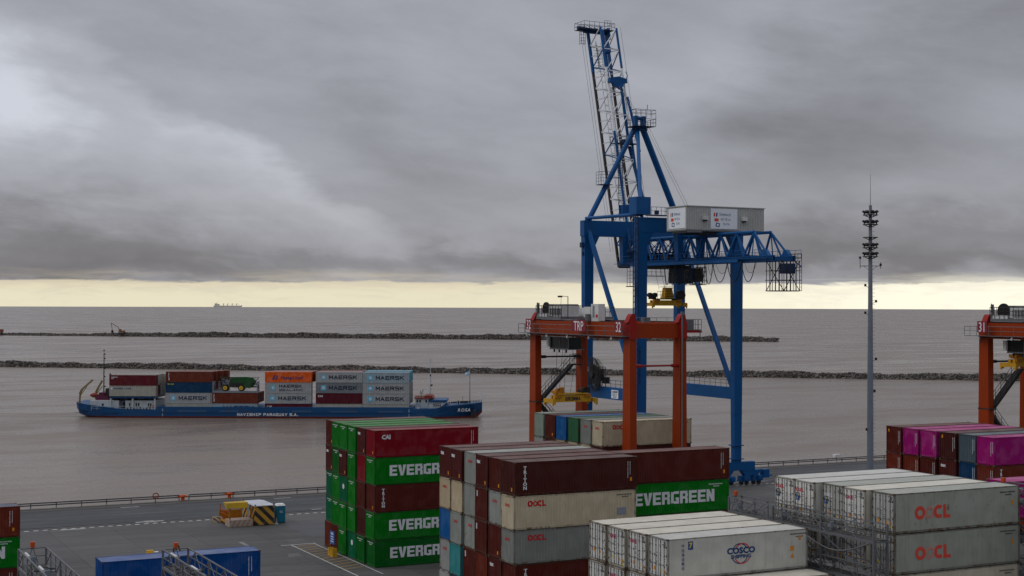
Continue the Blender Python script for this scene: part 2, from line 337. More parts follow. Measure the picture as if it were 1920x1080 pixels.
# ================================================================== mesh helpers
class MB:
    def __init__(s): s.v = []; s.f = []; s.mi = []; s.cur = 0
    def add(s, vs, fs):
        n = len(s.v); s.v += [tuple(p) for p in vs]; s.f += [tuple(i + n for i in f) for f in fs]; s.mi += [s.cur] * len(fs)
    def box(s, x0, x1, y0, y1, z0, z1):
        s.add([(x0, y0, z0), (x1, y0, z0), (x1, y1, z0), (x0, y1, z0), (x0, y0, z1), (x1, y0, z1), (x1, y1, z1), (x0, y1, z1)],
              [(0, 3, 2, 1), (4, 5, 6, 7), (0, 1, 5, 4), (1, 2, 6, 5), (2, 3, 7, 6), (3, 0, 4, 7)]); return s
    def cbox(s, cx, cy, cz, sx, sy, sz): return s.box(cx - sx / 2, cx + sx / 2, cy - sy / 2, cy + sy / 2, cz - sz / 2, cz + sz / 2)
    def frustum(s, p, a, q, b):
        # rectangular column, centre p half-sizes a (x,y) -> centre q half-sizes b
        vs = [(p[0] + i * a[0], p[1] + j * a[1], p[2]) for i, j in ((-1, -1), (1, -1), (1, 1), (-1, 1))]
        vs += [(q[0] + i * b[0], q[1] + j * b[1], q[2]) for i, j in ((-1, -1), (1, -1), (1, 1), (-1, 1))]
        s.add(vs, [(0, 3, 2, 1), (4, 5, 6, 7), (0, 1, 5, 4), (1, 2, 6, 5), (2, 3, 7, 6), (3, 0, 4, 7)]); return s
    def _basis(s, p, q):
        d = (Vector(q) - Vector(p)); n = d.normalized()
        u = n.cross(Vector((0, 0, 1)))
        if u.length < 1e-3: u = Vector((1, 0, 0))
        u.normalize(); w = u.cross(n).normalized(); return u, w
    def bar(s, p, q, w, h=None):
        h = h or w; u, k = s._basis(p, q); u = u * w / 2; k = k * h / 2; P, Q = Vector(p), Vector(q)
        s.add([P - u - k, P + u - k, P + u + k, P - u + k, Q - u - k, Q + u - k, Q + u + k, Q - u + k],
              [(0, 3, 2, 1), (4, 5, 6, 7), (0, 1, 5, 4), (1, 2, 6, 5), (2, 3, 7, 6), (3, 0, 4, 7)]); return s
    def tube(s, p, q, r, n=8, r2=None):
        r2 = r if r2 is None else r2; u, k = s._basis(p, q); P, Q = Vector(p), Vector(q)
        vs = []
        for c, rr in ((P, r), (Q, r2)):
            for i in range(n):
                a = 2 * math.pi * i / n; vs.append(c + u * math.cos(a) * rr + k * math.sin(a) * rr)
        fs = [(i, (i + 1) % n, n + (i + 1) % n, n + i) for i in range(n)] + [tuple(range(n - 1, -1, -1)), tuple(range(n, 2 * n))]
        s.add(vs, fs); return s
    def path(s, pts, r, n=5):
        for a, b in zip(pts, pts[1:]): s.tube(a, b, r, n)
        return s
    def rail(s, pts, h=1.05, r=.03, step=1.5, mids=1, n=4):
        for a, b in zip(pts, pts[1:]):
            a, b = Vector(a), Vector(b); L_ = (b - a).length; k = max(1, round(L_ / step)); Z = Vector((0, 0, 1))
            s.tube(a + Z * h, b + Z * h, r, n)
            for j in range(1, mids + 1): s.tube(a + Z * h * j / (mids + 1), b + Z * h * j / (mids + 1), r * .75, n)
            for j in range(k + 1):
                c = a.lerp(b, j / k); s.tube(c, c + Z * h, r, n)
        return s
    def prism(s, poly, axis, a, b):
        # poly of 2-D points; axis 'x','y','z' extruded from a to b
        def mk(u, v, w): return {'x': (w, u, v), 'y': (u, w, v), 'z': (u, v, w)}[axis]
        n = len(poly); s.add([mk(u, v, a) for u, v in poly] + [mk(u, v, b) for u, v in poly],
              [tuple(range(n)), tuple(range(2 * n - 1, n - 1, -1))] + [(i, (i + 1) % n, n + (i + 1) % n, n + i) for i in range(n)]); return s
    def mesh(s, name, mats):
        me = bpy.data.meshes.new(name); me.from_pydata(s.v, [], s.f)
        if not isinstance(mats, (list, tuple)): mats = [mats]
        for x in mats: me.materials.append(x)
        if len(mats) > 1: me.polygons.foreach_set('material_index', s.mi)
        me.validate(); me.update(); return me

def link(name, me, parent=None, loc=(0, 0, 0), rot=(0, 0, 0), color=None):
    o = bpy.data.objects.new(name, me); COL.objects.link(o); o.location = loc; o.rotation_euler = rot
    if parent is not None: o.parent = parent
    if color: o.color = color
    return o
def tag(o, label=None, cat=None, group=None, kind=None):
    if label: o['label'] = label
    if cat: o['category'] = cat
    if group: o['group'] = group
    if kind: o['kind'] = kind
    return o
class Thing:
    """an Empty at the thing's base; parts are given in world coordinates"""
    def __init__(s, name, label, cat, loc, group=None, rz=0.):
        s.o = link(name, None, None, loc, (0, 0, rz)); tag(s.o, label, cat, group); s.loc = Vector(loc); s.rz = rz
    def part(s, name, mb, mats, parent=None, label=None, kind=None):
        if s.rz == 0: mb.v = [(a - s.loc.x, b - s.loc.y, c - s.loc.z) for a, b, c in mb.v]
        o = link(name, mb.mesh(name, mats), parent or s.o)
        if label: o['label'] = label
        if kind: o['kind'] = kind
        return o
def single(name, mb, mats, label, cat, group=None, kind=None, loc=(0, 0, 0)):
    mb.v = [(a - loc[0], b - loc[1], c - loc[2]) for a, b, c in mb.v]
    return tag(link(name, mb.mesh(name, mats), None, loc), label, cat, group, kind)

# ---- lettering
_txt = {}
def text_mesh(s, size=1., bold=0., wide=1., mat='logo_white', align='LEFT', shear=0., spacing=1.):
    k = (s, size, bold, wide, mat, align, shear, spacing)
    if k in _txt: return _txt[k]
    c = bpy.data.curves.new('lettering', 'FONT'); c.body = s; c.size = size; c.offset = bold; c.align_x = align
    c.shear = shear; c.space_character = spacing; c.resolution_u = 2; c.extrude = .002
    o = bpy.data.objects.new('tmp', c); COL.objects.link(o); bpy.context.view_layer.update()
    me = bpy.data.meshes.new_from_object(o.evaluated_get(bpy.context.evaluated_depsgraph_get()))
    for v in me.vertices: v.co.x *= wide
    me.name = 'lettering'; me.materials.clear(); me.materials.append(M[mat])
    bpy.data.objects.remove(o); bpy.data.curves.remove(c); _txt[k] = me; return me
SIDE = (R(90), 0, 0); END = (R(90), 0, R(-90))
def flat_mb(polys, t=.004):
    mb = MB()
    for p in polys: mb.prism(p, 'z', 0, t)
    return mb
def ring(cx, cy, r0, r1, a0=0, a1=360, n=20):
    out_ = []
    for i in range(n):
        a, b = R(a0 + (a1 - a0) * i / n), R(a0 + (a1 - a0) * (i + 1) / n)
        out_.append([(cx + r0 * math.cos(a), cy + r0 * math.sin(a)), (cx + r1 * math.cos(a), cy + r1 * math.sin(a)),
                     (cx + r1 * math.cos(b), cy + r1 * math.sin(b)), (cx + r0 * math.cos(b), cy + r0 * math.sin(b))])
    return out_
def rc(x0, y0, x1, y1): return [(x0, y0), (x1, y0), (x1, y1), (x0, y1)]
def block_word(word, h, wd, st, gap):
    """heavy block capitals"""
    P = []; x = 0; t = st; m_ = h / 2
    for c in word:
        w = wd
        if c == 'E': P += [rc(x, 0, x + t, h), rc(x + t, 0, x + w, t * .82), rc(x + t, m_ - t * .36, x + w * .93, m_ + t * .36), rc(x + t, h - t * .82, x + w, h)]
        elif c == 'V': P += [[(x - .03, h), (x + t * 1.05, h), (x + w * .56, t * .9), (x + w * .5, 0), (x + w * .32, 0)], [(x + w * .5, 0), (x + w * .68, 0), (x + w + .03, h), (x + w - t * 1.05, h), (x + w * .56, t * .9)]]
        elif c == 'R': P += [rc(x, 0, x + t, h), rc(x + t, h - t * .8, x + w - .06, h), rc(x + w - t, m_ + t * .22, x + w, h - t * .8), rc(x + t, m_ - t * .5, x + w - .06, m_ + t * .22), rc(x + w - t, 0, x + w, m_ - t * .5)]
        elif c == 'G': P += [rc(x, .06, x + t, h - .06), rc(x + t, h - t * .82, x + w, h), rc(x + t, 0, x + w, t * .82), rc(x + w - t, t * .82, x + w, m_), rc(x + w * .55, m_ - t * .62, x + w - t, m_)]
        elif c == 'N': P += [rc(x, 0, x + t, h), rc(x + w - t, 0, x + w, h), [(x + t, h), (x + t, h * .45), (x + w - t, 0), (x + w - t, h * .55)]]
        x += w + gap
    return flat_mb(P)
GL_ = {'M': [[(0, 0), (0, 1)], [(0, 1), (.5, .30)], [(.5, .30), (1, 1)], [(1, 1), (1, 0)]], 'A': [[(0, 0), (.5, 1)], [(.5, 1), (1, 0)], [(.2, .3), (.8, .3)]],
    'E': [[(0, 0), (0, 1)], [(0, 1), (1, 1)], [(0, .5), (.9, .5)], [(0, 0), (1, 0)]], 'R': [[(0, 0), (0, 1)], [(0, 1), (.95, 1)], [(.95, 1), (.95, .5)], [(.95, .5), (0, .5)], [(.5, .5), (1, 0)]],
    'S': [[(1, 1), (0, 1)], [(0, 1), (0, .5)], [(0, .5), (1, .5)], [(1, .5), (1, 0)], [(1, 0), (0, 0)]], 'K': [[(0, 0), (0, 1)], [(0, .45), (.95, 1)], [(.3, .6), (1, 0)]],
    'L': [[(0, 1), (0, 0)], [(0, 0), (.9, 0)]], 'N': [[(0, 0), (0, 1)], [(0, 1), (1, 0)], [(1, 0), (1, 1)]], 'D': [[(0, 0), (0, 1)], [(0, 1), (.75, 1)], [(.75, 1), (1, .75)], [(1, .75), (1, .25)], [(1, .25), (.75, 0)], [(.75, 0), (0, 0)]],
    'V': [[(0, 1), (.5, 0)], [(.5, 0), (1, 1)]], 'I': [[(.5, 0), (.5, 1)], [(.2, 0), (.8, 0)], [(.2, 1), (.8, 1)]], 'H': [[(0, 0), (0, 1)], [(1, 0), (1, 1)], [(0, .5), (1, .5)]],
    'P': [[(0, 0), (0, 1)], [(0, 1), (1, 1)], [(1, 1), (1, .48)], [(1, .48), (0, .48)]], 'G': [[(1, 1), (0, 1)], [(0, 1), (0, 0)], [(0, 0), (1, 0)], [(1, 0), (1, .5)], [(1, .5), (.55, .5)]],
    'U': [[(0, 1), (0, 0)], [(0, 0), (1, 0)], [(1, 0), (1, 1)]], 'Y': [[(0, 1), (.5, .5)], [(1, 1), (.5, .5)], [(.5, .5), (.5, 0)]], 'B': [[(0, 0), (0, 1)], [(0, 1), (.85, 1)], [(.85, 1), (.85, .5)], [(0, .5), (1, .5)], [(1, .5), (1, 0)], [(1, 0), (0, 0)]],
    'O': [[(0, 0), (0, 1)], [(0, 1), (1, 1)], [(1, 1), (1, 0)], [(1, 0), (0, 0)]], '.': [[(0, 0), (.12, 0)]], 'T': [[(0, 1), (1, 1)], [(.5, 1), (.5, 0)]]}
def stroke_text(word, h, w, t, gap, mat, centre=False):
    k = ('stroke', word, h, w, t, gap, mat)
    if k in _txt: return _txt[k]
    mb = MB(); x = 0; i = 0
    hw = h - t; ww = w - t
    for ch in word:
        if ch == ' ': x += w * .7; continue
        for a, b in GL_[ch]:
            A = Vector((x + t / 2 + a[0] * ww, t / 2 + a[1] * hw, 0)); B = Vector((x + t / 2 + b[0] * ww, t / 2 + b[1] * hw, 0)); d = (B - A).normalized() * t / 2; n_ = Vector((-d.y, d.x, 0))
            zt = .003 + .0007 * (i % 6); i += 1
            mb.prism([(q_.x, q_.y) for q_ in (A - d - n_, B + d - n_, B + d + n_, A - d + n_)], 'z', 0, zt)
        x += (w if ch != '.' else w * .3) + gap
    if centre: mb.v = [(a - (x - gap) / 2, b, c) for a, b, c in mb.v]
    me = mb.mesh('lettering', M[mat]); _txt[k] = me; return me
DEC = {}
DEC['evergreen'] = block_word('EVERGREEN', 1.14, .875, .30, .105).mesh('lettering', M['logo_white'])
def oocl(h, mat, mat2):
    r = h / 2; t = h * .27; x = 0; mb = MB()
    for p in ring(r, r, r - t, r, 0, 360, 24): mb.prism(p, 'z', 0, .004)
    mb.cur = 1
    cx = 2 * r + r * .86
    for i in range(5):
        a = 90 + i * 72; px, py = cx + r * .52 * math.cos(R(a)), r * .96 + r * .56 * math.sin(R(a))
        for p in ring(px, py, r * .05, r * .42, a - 118, a + 118, 8): mb.prism(p, 'z', 0, .004)
    mb.cur = 0
    c2 = 4 * r + r * .62
    for p in ring(c2, r, r - t, r, 48, 312, 18): mb.prism(p, 'z', 0, .004)
    lx = c2 + r * .86
    mb.prism(rc(lx, 0, lx + t, h), 'z', 0, .004); mb.prism(rc(lx + t, 0, lx + t + r * .85, t * .9), 'z', 0, .004)
    return mb.mesh('lettering', [M[mat], M[mat2]])
DEC['oocl_small'] = oocl(.52, 'logo_red', 'logo_red')
DEC['oocl_big'] = oocl(.98, 'logo_coral', 'logo_pink')
DEC['oocl_end'] = oocl(.26, 'logo_red', 'logo_red')
DEC['oocl_end_white'] = oocl(.26, 'logo_white', 'logo_white')
def star_sq(s):
    mb = MB(); mb.prism(rc(0, 0, s, s), 'z', 0, .003); mb.cur = 1
    pts = []
    for i in range(14):
        rr = s * (.44 if i % 2 == 0 else .13); a = math.pi / 2 + i * math.pi / 7; pts.append((s / 2 + rr * math.cos(a), s / 2 + rr * math.sin(a)))
    for i in range(7): mb.prism([(s / 2, s / 2), pts[2 * i - 1], pts[2 * i], pts[2 * i + 1]], 'z', .004, .007)
    return mb.mesh('emblem', [M['logo_sky'], M['logo_white']])
DEC['star'] = star_sq(1.35)
def arcs():
    mb = MB()
    r = .74
    for cx, k in ((0., 0), (.22, 1)):
        mb.cur = k
        for a0, a1 in ((28, 152), (208, 332)):
            for p in ring(cx, 0, r - .07, r, a0, a1, 16): mb.prism(p, 'z', .001 + .004 * k, .004 + .004 * k)
    return mb.mesh('emblem', [M['logo_navy'], M['logo_red']])
DEC['arcs'] = arcs()
def marks(kind):
    """rows of small code lettering: short dashes of different width"""
    rnd = random.Random(kind); mb = MB()
    if kind == 'col':
        for c in range(2):
            z = 0
            while z > -1.45 + .3 * c:
                h = rnd.uniform(.03, .075); mb.prism(rc(c * .22, z - h, c * .22 + .065, z), 'z', 0, .003); z -= h + .035
    else:
        for r_ in range(2):
            x = 0
            while x < (1.5 if r_ == 0 else .6):
                w = rnd.uniform(.035, .075); mb.prism(rc(x + .5 * r_, -r_ * .20, x + .5 * r_ + w, -r_ * .20 + .10), 'z', 0, .003); x += w + .04
    return mb
for nm in ('logo_white', 'logo_black'):
    DEC['col_' + nm] = marks('col').mesh('lettering', M[nm]); DEC['row_' + nm] = marks('row').mesh('lettering', M[nm])
DEC['tag_yellow'] = flat_mb([rc(0, 0, .20, .32)]).mesh('sticker', M['sticker_orange'])
DEC['tag_white'] = flat_mb([rc(0, 0, .24, .52)]).mesh('sticker', M['logo_grey'])
DEC['patch'] = flat_mb([rc(0, 0, .95, .62)]).mesh('sticker', paint('grey_blue_patch', (.24, .27, .32), .6, .2))
def badge():
    mb = MB(); mb.prism(rc(0, 0, .42, .58), 'z', 0, .003); mb.cur = 1
    mb.prism([(.08, .12), (.18, .12), (.36, .5), (.10, .5), (.08, .40), (.22, .40)], 'z', .004, .006)
    return mb.mesh('sticker', [M['sticker_blue'], M['sticker_yellow']])
DEC['badge'] = badge()
DEC['globe'] = flat_mb(ring(.3, .3, 0.01, .3, 0, 360, 12)).mesh('emblem', M['logo_white'])

# ================================================================== containers
LC, WC, HC = 12.192, 2.438, 2.896
TP = 2.905                                    # tier pitch, with twist-locks between
def corr(mb, length, z0, z1, yo, yi, pitch, x0):
    """trapezoidal corrugation running up the wall; outer face y=yo, inner y=yi"""
    n = int(length / pitch); p = length / n; xs = []
    for i in range(n):
        a = x0 + i * p; xs += [(a, yo), (a + p * .36, yo), (a + p * .5, yi), (a + p * .86, yi)]
    xs.append((x0 + length, yo))
    vs = []
    for x_, y_ in xs: vs += [(x_, y_, z0), (x_, y_, z1)]
    mb.add(vs, [(2 * i, 2 * i + 2, 2 * i + 3, 2 * i + 1) for i in range(len(xs) - 1)])
def build_meshes():
    D = {}
    def frame(posts=.16):
        mb = MB(); e = .0
        mb.cur = 0
        for x0 in (0.03, LC - posts - .03):
            for y0 in (.02, WC - .02 - .12): mb.box(x0, x0 + posts, y0, y0 + .12, .15, HC - .12)
        for y0 in (.022, WC - .022 - .06):
            mb.box(posts + .03, LC - posts - .03, y0, y0 + .06, HC - .10, HC - .02)
            mb.box(posts + .03, LC - posts - .03, y0, y0 + .06, .04, .20)
        for x0 in (.032, LC - .032 - .08):
            mb.box(x0, x0 + .08, .14, WC - .14, HC - .13, HC - .02); mb.box(x0, x0 + .08, .14, WC - .14, .04, .20)
        mb.box(.12, LC - .12, .09, WC - .09, .12, .18)           # floor
        mb.cur = 1
        for x0 in (0, LC - .178):
            for y0 in (0, WC - .162):
                mb.box(x0, x0 + .178, y0, y0 + .162, 0, .118); mb.box(x0, x0 + .178, y0, y0 + .162, HC - .118, HC)
        return mb
    D['frame'] = frame().mesh('frame', [M['cframe'], M['casting']])
    mb = MB(); corr(mb, LC - .38, .20, HC - .10, .026, .062, .272, .19); D['side'] = mb.mesh('side_wall', M['cpaint'])
    mb = MB(); corr(mb, WC - .28, .20, HC - .13, .045, .088, .24, .14)
    mb.v = [(y, x, z) for x, y, z in mb.v]; mb.f = [f[::-1] for f in mb.f]; D['end'] = mb.mesh('end_wall', M['cpaint'])
    mb = MB(); n = 58; p = (LC - .24) / n; vs = []
    for i in range(n):
        a = .12 + i * p
        for x_, z_ in ((a, HC - .035), (a + p * .4, HC - .035), (a + p * .5, HC - .055), (a + p * .9, HC - .055)): vs += [(x_, .05, z_), (x_, WC - .05, z_)]
    vs += [(.12 + n * p, .05, HC - .035), (.12 + n * p, WC - .05, HC - .035)]
    mb.add(vs, [(2 * i, 2 * i + 2, 2 * i + 3, 2 * i + 1) for i in range(len(vs) // 2 - 1)]); D['roof'] = mb.mesh('roof', M['cpaint'])
    # simple doors at the far end
    mb = MB(); mb.box(LC - .09, LC - .05, .15, 1.212, .21, HC - .14); D['door1'] = mb.mesh('door', M['cpaint'])
    mb = MB(); mb.box(LC - .09, LC - .05, 1.226, WC - .15, .21, HC - .14); D['door2'] = mb.mesh('door', M['cpaint'])
    # reefer
    mb = MB(); xs = [.19 + i * (LC - .38) / 10 for i in range(11)]
    for a, b in zip(xs, xs[1:]): mb.box(a + .004, b - .004, .030, .05, .20, HC - .10)
    mb.box(.2, LC - .2, .036, .045, .2, HC - .11); D['rside'] = mb.mesh('side_wall', M['reefer'])
    mb = MB()
    for a, b in zip(xs, xs[1:]): mb.box(a + .003, b - .003, .05, WC - .05, HC - .06, HC - .03)
    D['rroof'] = mb.mesh('roof', M['reefer'])
    fr = frame(); D['rframe'] = fr.mesh('frame', [M['reefer'], M['casting']])
    for k, (y0, y1) in enumerate(((.16, 1.205), (1.233, WC - .16))):
        mb = MB(); mb.box(.055, .085, y0, y1, .215, HC - .14); D['rdoor%d' % k] = mb.mesh('door', M['reefer'])
        mb = MB(); mb.box(.045, .06, y0 - .02, y0 + .012, .2, HC - .135); mb.box(.045, .06, y1 - .012, y1 + .02, .2, HC - .135)
        mb.box(.045, .06, y0, y1, .2, .225); mb.box(.045, .06, y0, y1, HC - .15, HC - .125)
        D['rgask%d' % k] = mb.mesh('door_gasket', M['gasket'])
        for j, fy in enumerate((.27, .72)):
            yy = y0 + (y1 - y0) * fy; mb = MB(); mb.tube((.02, yy, .16), (.02, yy, HC - .10), .022, 6)
            for z_ in (.35, .95, 1.6, 2.3, 2.6): mb.box(.0, .05, yy - .05, yy + .05, z_, z_ + .07)
            mb.box(-.005, .012, yy - .02, yy + .30, 1.02, 1.07); D['rrod%d%d' % (k, j)] = mb.mesh('lock_rod', M['rod'])
        mb = MB(); hy_ = .11 if k == 0 else WC - .20
        for z_ in (.45, 1.05, 1.65, 2.25): mb.box(.015, .075, hy_, hy_ + .10, z_, z_ + .12)
        D['rhinge%d' % k] = mb.mesh('hinge', M['gasket'])
    return D
CM = build_meshes()
# sticker sets for reefer doors (flat print), several variants
def sticker_set(seed):
    rnd = random.Random(seed); mb = MB()
    def st(y, z, w, h, k): mb.cur = k; mb.box(.047, .0515, y, y + w, z, z + h)
    mats = [M['sticker_orange'], M['sticker_yellow'], M['sticker_blue'], M['logo_black'], M['gasket']]
    zz = rnd.uniform(.5, .75)
    st(1.95, zz + .0, .15, .28, 2); st(1.55, zz, .26, .26, rnd.choice((0, 0, 1))); st(.78, zz - .05, .2, .22, rnd.choice((0, 1)))
    st(.28, zz - .08, .2, .2, 0); st(.28, zz - .36, .2, .18, rnd.choice((0, 1)))
    for i in range(16):
        y = rnd.choice((.30, .85, 1.30)) + rnd.uniform(0, .1); z = .9 + (i % 8) * .13 + rnd.uniform(-.02, .02)
        st(y, z, rnd.uniform(.08, .24), .035, 3)
    for i in range(5): st(.25, 2.25 + .09 * i, rnd.uniform(.2, .5), .05, 3)
    for i in range(3): st(.95, 2.2 + .09 * i, rnd.uniform(.05, .15), .05, 3)
    st(1.70, 1.55, .09, .16, 4)
    return mb.mesh('stickers', mats)
STK = [sticker_set(i) for i in range(5)]
COLS = dict(green=(.0008, .165, .0075), dgreen=(.001, .105, .010), teal_green=(.001, .125, .050), brown=(.095, .016, .011), rbrown=(.140, .024, .012),
    maroon=(.088, .016, .011), tex=(.082, .016, .014), dark=(.064, .015, .012), cai=(.210, .004, .012), cream=(.50, .43, .30), fcream=(.50, .41, .27), grey=(.29, .31, .28),
    lgrey=(.33, .34, .32), sage=(.23, .28, .23), blue=(.006, .10, .30), teal=(.04, .26, .27), navyteal=(.005, .08, .13), old_green=(.035, .13, .06),
    magenta=(.33, .007, .16), steel=(.075, .105, .125), navy=(.006, .045, .12), hblue=(.002, .058, .24), white=(.60, .565, .465), rwhite=(.51, .51, .455), bgrey=(.30, .315, .265),
    ivory=(.50, .46, .35), cgrey=(.235, .245, .225))
WORD = dict(green='bright green', dgreen='dark green', teal_green='blue-green', brown='brown', rbrown='rusty red-brown', maroon='maroon', tex='dark maroon', dark='blackish maroon',
    cai='crimson', cream='cream', fcream='faded cream', grey='grey', lgrey='pale grey', sage='sage green', blue='blue', teal='turquoise', navyteal='dark teal', old_green='weathered green',
    magenta='magenta', steel='steel blue', navy='navy', hblue='royal blue', white='white', rwhite='white', bgrey='grey', ivory='ivory', cgrey='light grey')
ORD = ['first', 'second', 'third', 'fourth', 'fifth', 'sixth']
def dec(parent, name, me, x=None, z=0, y=None):
    o = link(name, me, parent, (x, .021, z), SIDE) if x is not None else link(name, me, parent, (.040, y, z), END)
    if name == 'code_lettering': o['kind'] = 'stuff'
def container(loc, col, label, group, reefer=False, side=None, end=None, rust=.3, seed=0):
    rnd = random.Random(seed); c = COLS[col]; j = rnd.uniform(.9, 1.1)
    c4 = (c[0] * j, c[1] * j, c[2] * j, rust)
    root = link('reefer_container' if reefer else 'shipping_container', None, None, loc, (0, 0, rnd.uniform(-.0012, .0012)))
    tag(root, label, 'container', group)
    if not reefer:
        dk = tuple(v * .8 for v in c4[:3]) + (min(1, rust + (.75 if rust > .35 else .25)),)
        link('frame', CM['frame'], root, color=dk); link('side_wall', CM['side'], root, color=c4)
        link('side_wall', CM['side'], root, (LC, WC, 0), (0, 0, math.pi), color=c4)
        link('end_wall', CM['end'], root, color=c4); link('roof', CM['roof'], root, color=c4)
        link('door', CM['door1'], root, color=c4); link('door', CM['door2'], root, color=c4)
    else:
        fr = COLS['cream'] if rnd.random() < .3 else c
        link('frame', CM['rframe'], root, color=tuple(v * .55 for v in c4[:3]) + (rust + .45,)); link('side_wall', CM['rside'], root, color=c4)
        link('side_wall', CM['rside'], root, (LC, WC, 0), (0, 0, math.pi), color=c4); link('roof', CM['rroof'], root, color=c4)
        wd = (.56, .56, .53, rust * .5) if col != 'bgrey' else (.36, .36, .34, rust * .5)
        for k in (0, 1):
            d = link('door', CM['rdoor%d' % k], root, color=wd); link('gasket', CM['rgask%d' % k], d)
            for q in (0, 1): link('lock_rod', CM['rrod%d%d' % (k, q)], d)
            link('hinge', CM['rhinge%d' % k], d)['kind'] = 'stuff'
        link('stickers', STK[seed % 5], root)['kind'] = 'stuff'
        link('door', CM['door1'], root, color=c4)
        link('door', CM['door2'], root, color=c4)
    # ---- side lettering
    if side == 'evergreen':
        dec(root, 'lettering', DEC['evergreen'], 1.78, .92); dec(root, 'code_lettering', DEC['row_logo_white'], 9.9, 2.45)
    elif side == 'cai':
        dec(root, 'lettering', text_mesh('CAI', .62, .03, 1.0), .85, 1.95); dec(root, 'code_lettering', DEC['col_logo_white'], 11.3, 2.5)
    elif side == 'triton':
        for i, ch in enumerate('TRITON'):
            dec(root, 'letter', text_mesh(ch, .40, .02, 1.15, align='CENTER'), 1.02, 2.22 - i * .34)
        dec(root, 'code_lettering', DEC['col_logo_white'], 11.2, 2.45); dec(root, 'sticker', DEC['tag_yellow'], 11.45, .75)
    elif side == 'plain_codes':
        dec(root, 'code_lettering', DEC['col_logo_white'], 11.2, 2.45); dec(root, 'sticker', DEC['tag_yellow'], 11.45, .55)
    elif side == 'oocl':
        dec(root, 'lettering', DEC['oocl_small'], 1.35, 1.95); dec(root, 'patch', DEC['patch'], 10.2, .75)
        dec(root, 'code_lettering', DEC['row_logo_black'], 10.2, 2.45)
    elif side == 'oocl_big':
        dec(root, 'lettering', DEC['oocl_big'], 1.95, .92); dec(root, 'code_lettering', DEC['row_logo_black'], 10.2, 2.4)
        dec(root, 'sticker', DEC['tag_yellow'], 11.3, 1.5)
    elif side == 'cosco':
        dec(root, 'emblem', DEC['arcs'], 6.15, 1.48)
        link('lettering', text_mesh('COSCO', .60, .026, 1.16, 'logo_navy', 'CENTER'), root, (6.26, .012, 1.50), SIDE)
        link('lettering', text_mesh('SHIPPING', .36, .012, 1.16, 'logo_navy', 'CENTER'), root, (6.26, .012, 1.16), SIDE)
        dec(root, 'sticker', DEC['badge'], 1.75, 2.05)
        for i, ch in enumerate('中远海运集运'):
            dec(root, 'letter', text_mesh(ch, .27, .0, 1.0, 'logo_navy', 'CENTER'), 1.32, 2.25 - i * .31)
        dec(root, 'code_lettering', DEC['row_logo_black'], 10.6, 2.5); dec(root, 'sticker', DEC['tag_yellow'], 11.35, 2.1)
        st = flat_mb([rc(0, .5, .34, .84), [(0, 0), (.36, 0), (.18, .34)]]).mesh('sticker', M['sticker_orange']); dec(root, 'sticker', st, 10.6, .85)
    elif side == 'codes_black': dec(root, 'code_lettering', DEC['row_logo_black'], 10.2, 2.4)
    # ---- end lettering
    if end == 'tex':
        dec(root, 'lettering', text_mesh('tex', .50, .022, 1.05), None, 2.12, WC - .22); dec(root, 'sticker', DEC['tag_yellow'], None, .32, .62)
    elif end == 'oocl': dec(root, 'lettering', DEC['oocl_end'], None, 1.92, WC - .75)
    elif end == 'oocl_w': dec(root, 'lettering', DEC['oocl_end_white'], None, 1.92, WC - .28)
    elif end == 'oocl_r': dec(root, 'lettering', oocl_r, None, 2.02, WC - .20)
    elif end == 'one': dec(root, 'lettering', text_mesh('ONE', .42, .012, 1.0, 'logo_magenta'), None, 2.05, WC - .26)
    elif end == 'codes': dec(root, 'code_lettering', DEC['row_logo_white'], None, 2.5, 2.1)
    elif end == 'column': dec(root, 'code_lettering', DEC['col_logo_white'], None, 2.4, .52)
    elif end == 'label': dec(root, 'sticker', DEC['tag_white'], None, 2.05, WC - .30)
    elif end == 'ylabel': dec(root, 'sticker', DEC['tag_yellow'], None, 2.25, WC - .32); dec(root, 'code_lettering', DEC['col_logo_white'], None, 2.4, .52)
    elif end == 'dots': dec(root, 'sticker', DEC['tag_yellow'], None, .35, .70)
    elif end == 'globe': dec(root, 'emblem', DEC['globe'], None, 1.45, 1.5)
    if reefer and end in ('oocl_r', 'oocl_w'): dec(root, 'sticker', DEC['badge'], None, 1.35, WC - .22)
    return root
oocl_r = oocl(.27, 'logo_red', 'logo_magenta')

def stack(block, xs, y0, pitch, ztop, grid, group, where, reefer=False, rust=.3, skip=()):
    """grid[row][tier from the top] = (colour, side, end)"""
    for i, colm in enumerate(grid):
        for t, spec in enumerate(colm):
            if spec is None: continue
            col, side, end = (tuple(spec.split('/')) + ('', ''))[:3]
            z = ztop - HC - t * TP + .0
            # TP leaves a 9 mm twist-lock gap
            rnd = random.Random(hash((len(block), i, t)) & 0xffff)
            x_ = xs[i] + (rnd.uniform(-.10, .10) if t else 0)
            mk = {'evergreen': ' with huge white letters', 'cai': ' with short white letters', 'triton': ' with stacked white letters', 'oocl': ' with small red letters', 'oocl_big': ' with faded red letters',
                  'cosco': ' with round emblem'}.get(side, '') or {'tex': ' with white corner letters', 'one': ' with magenta letters', 'oocl': ' with red end letters', 'oocl_r': ' with red end letters', 'oocl_w': ' with white end letters', 'globe': ' with white emblem'}.get(end, '')
            kind = 'reefer' if reefer else ''
            lab = '%s %s container%s, %s tier down, %s row in, %s' % (WORD[col], kind, mk, ORD[t], ORD[i], where)
            lab = ' '.join(lab.split())
            container((x_, y0 + i * pitch, z), col, lab, group, reefer, side or None, end or None, rust * rnd.uniform(.6, 1.5), seed=i * 7 + t * 3 + len(block))

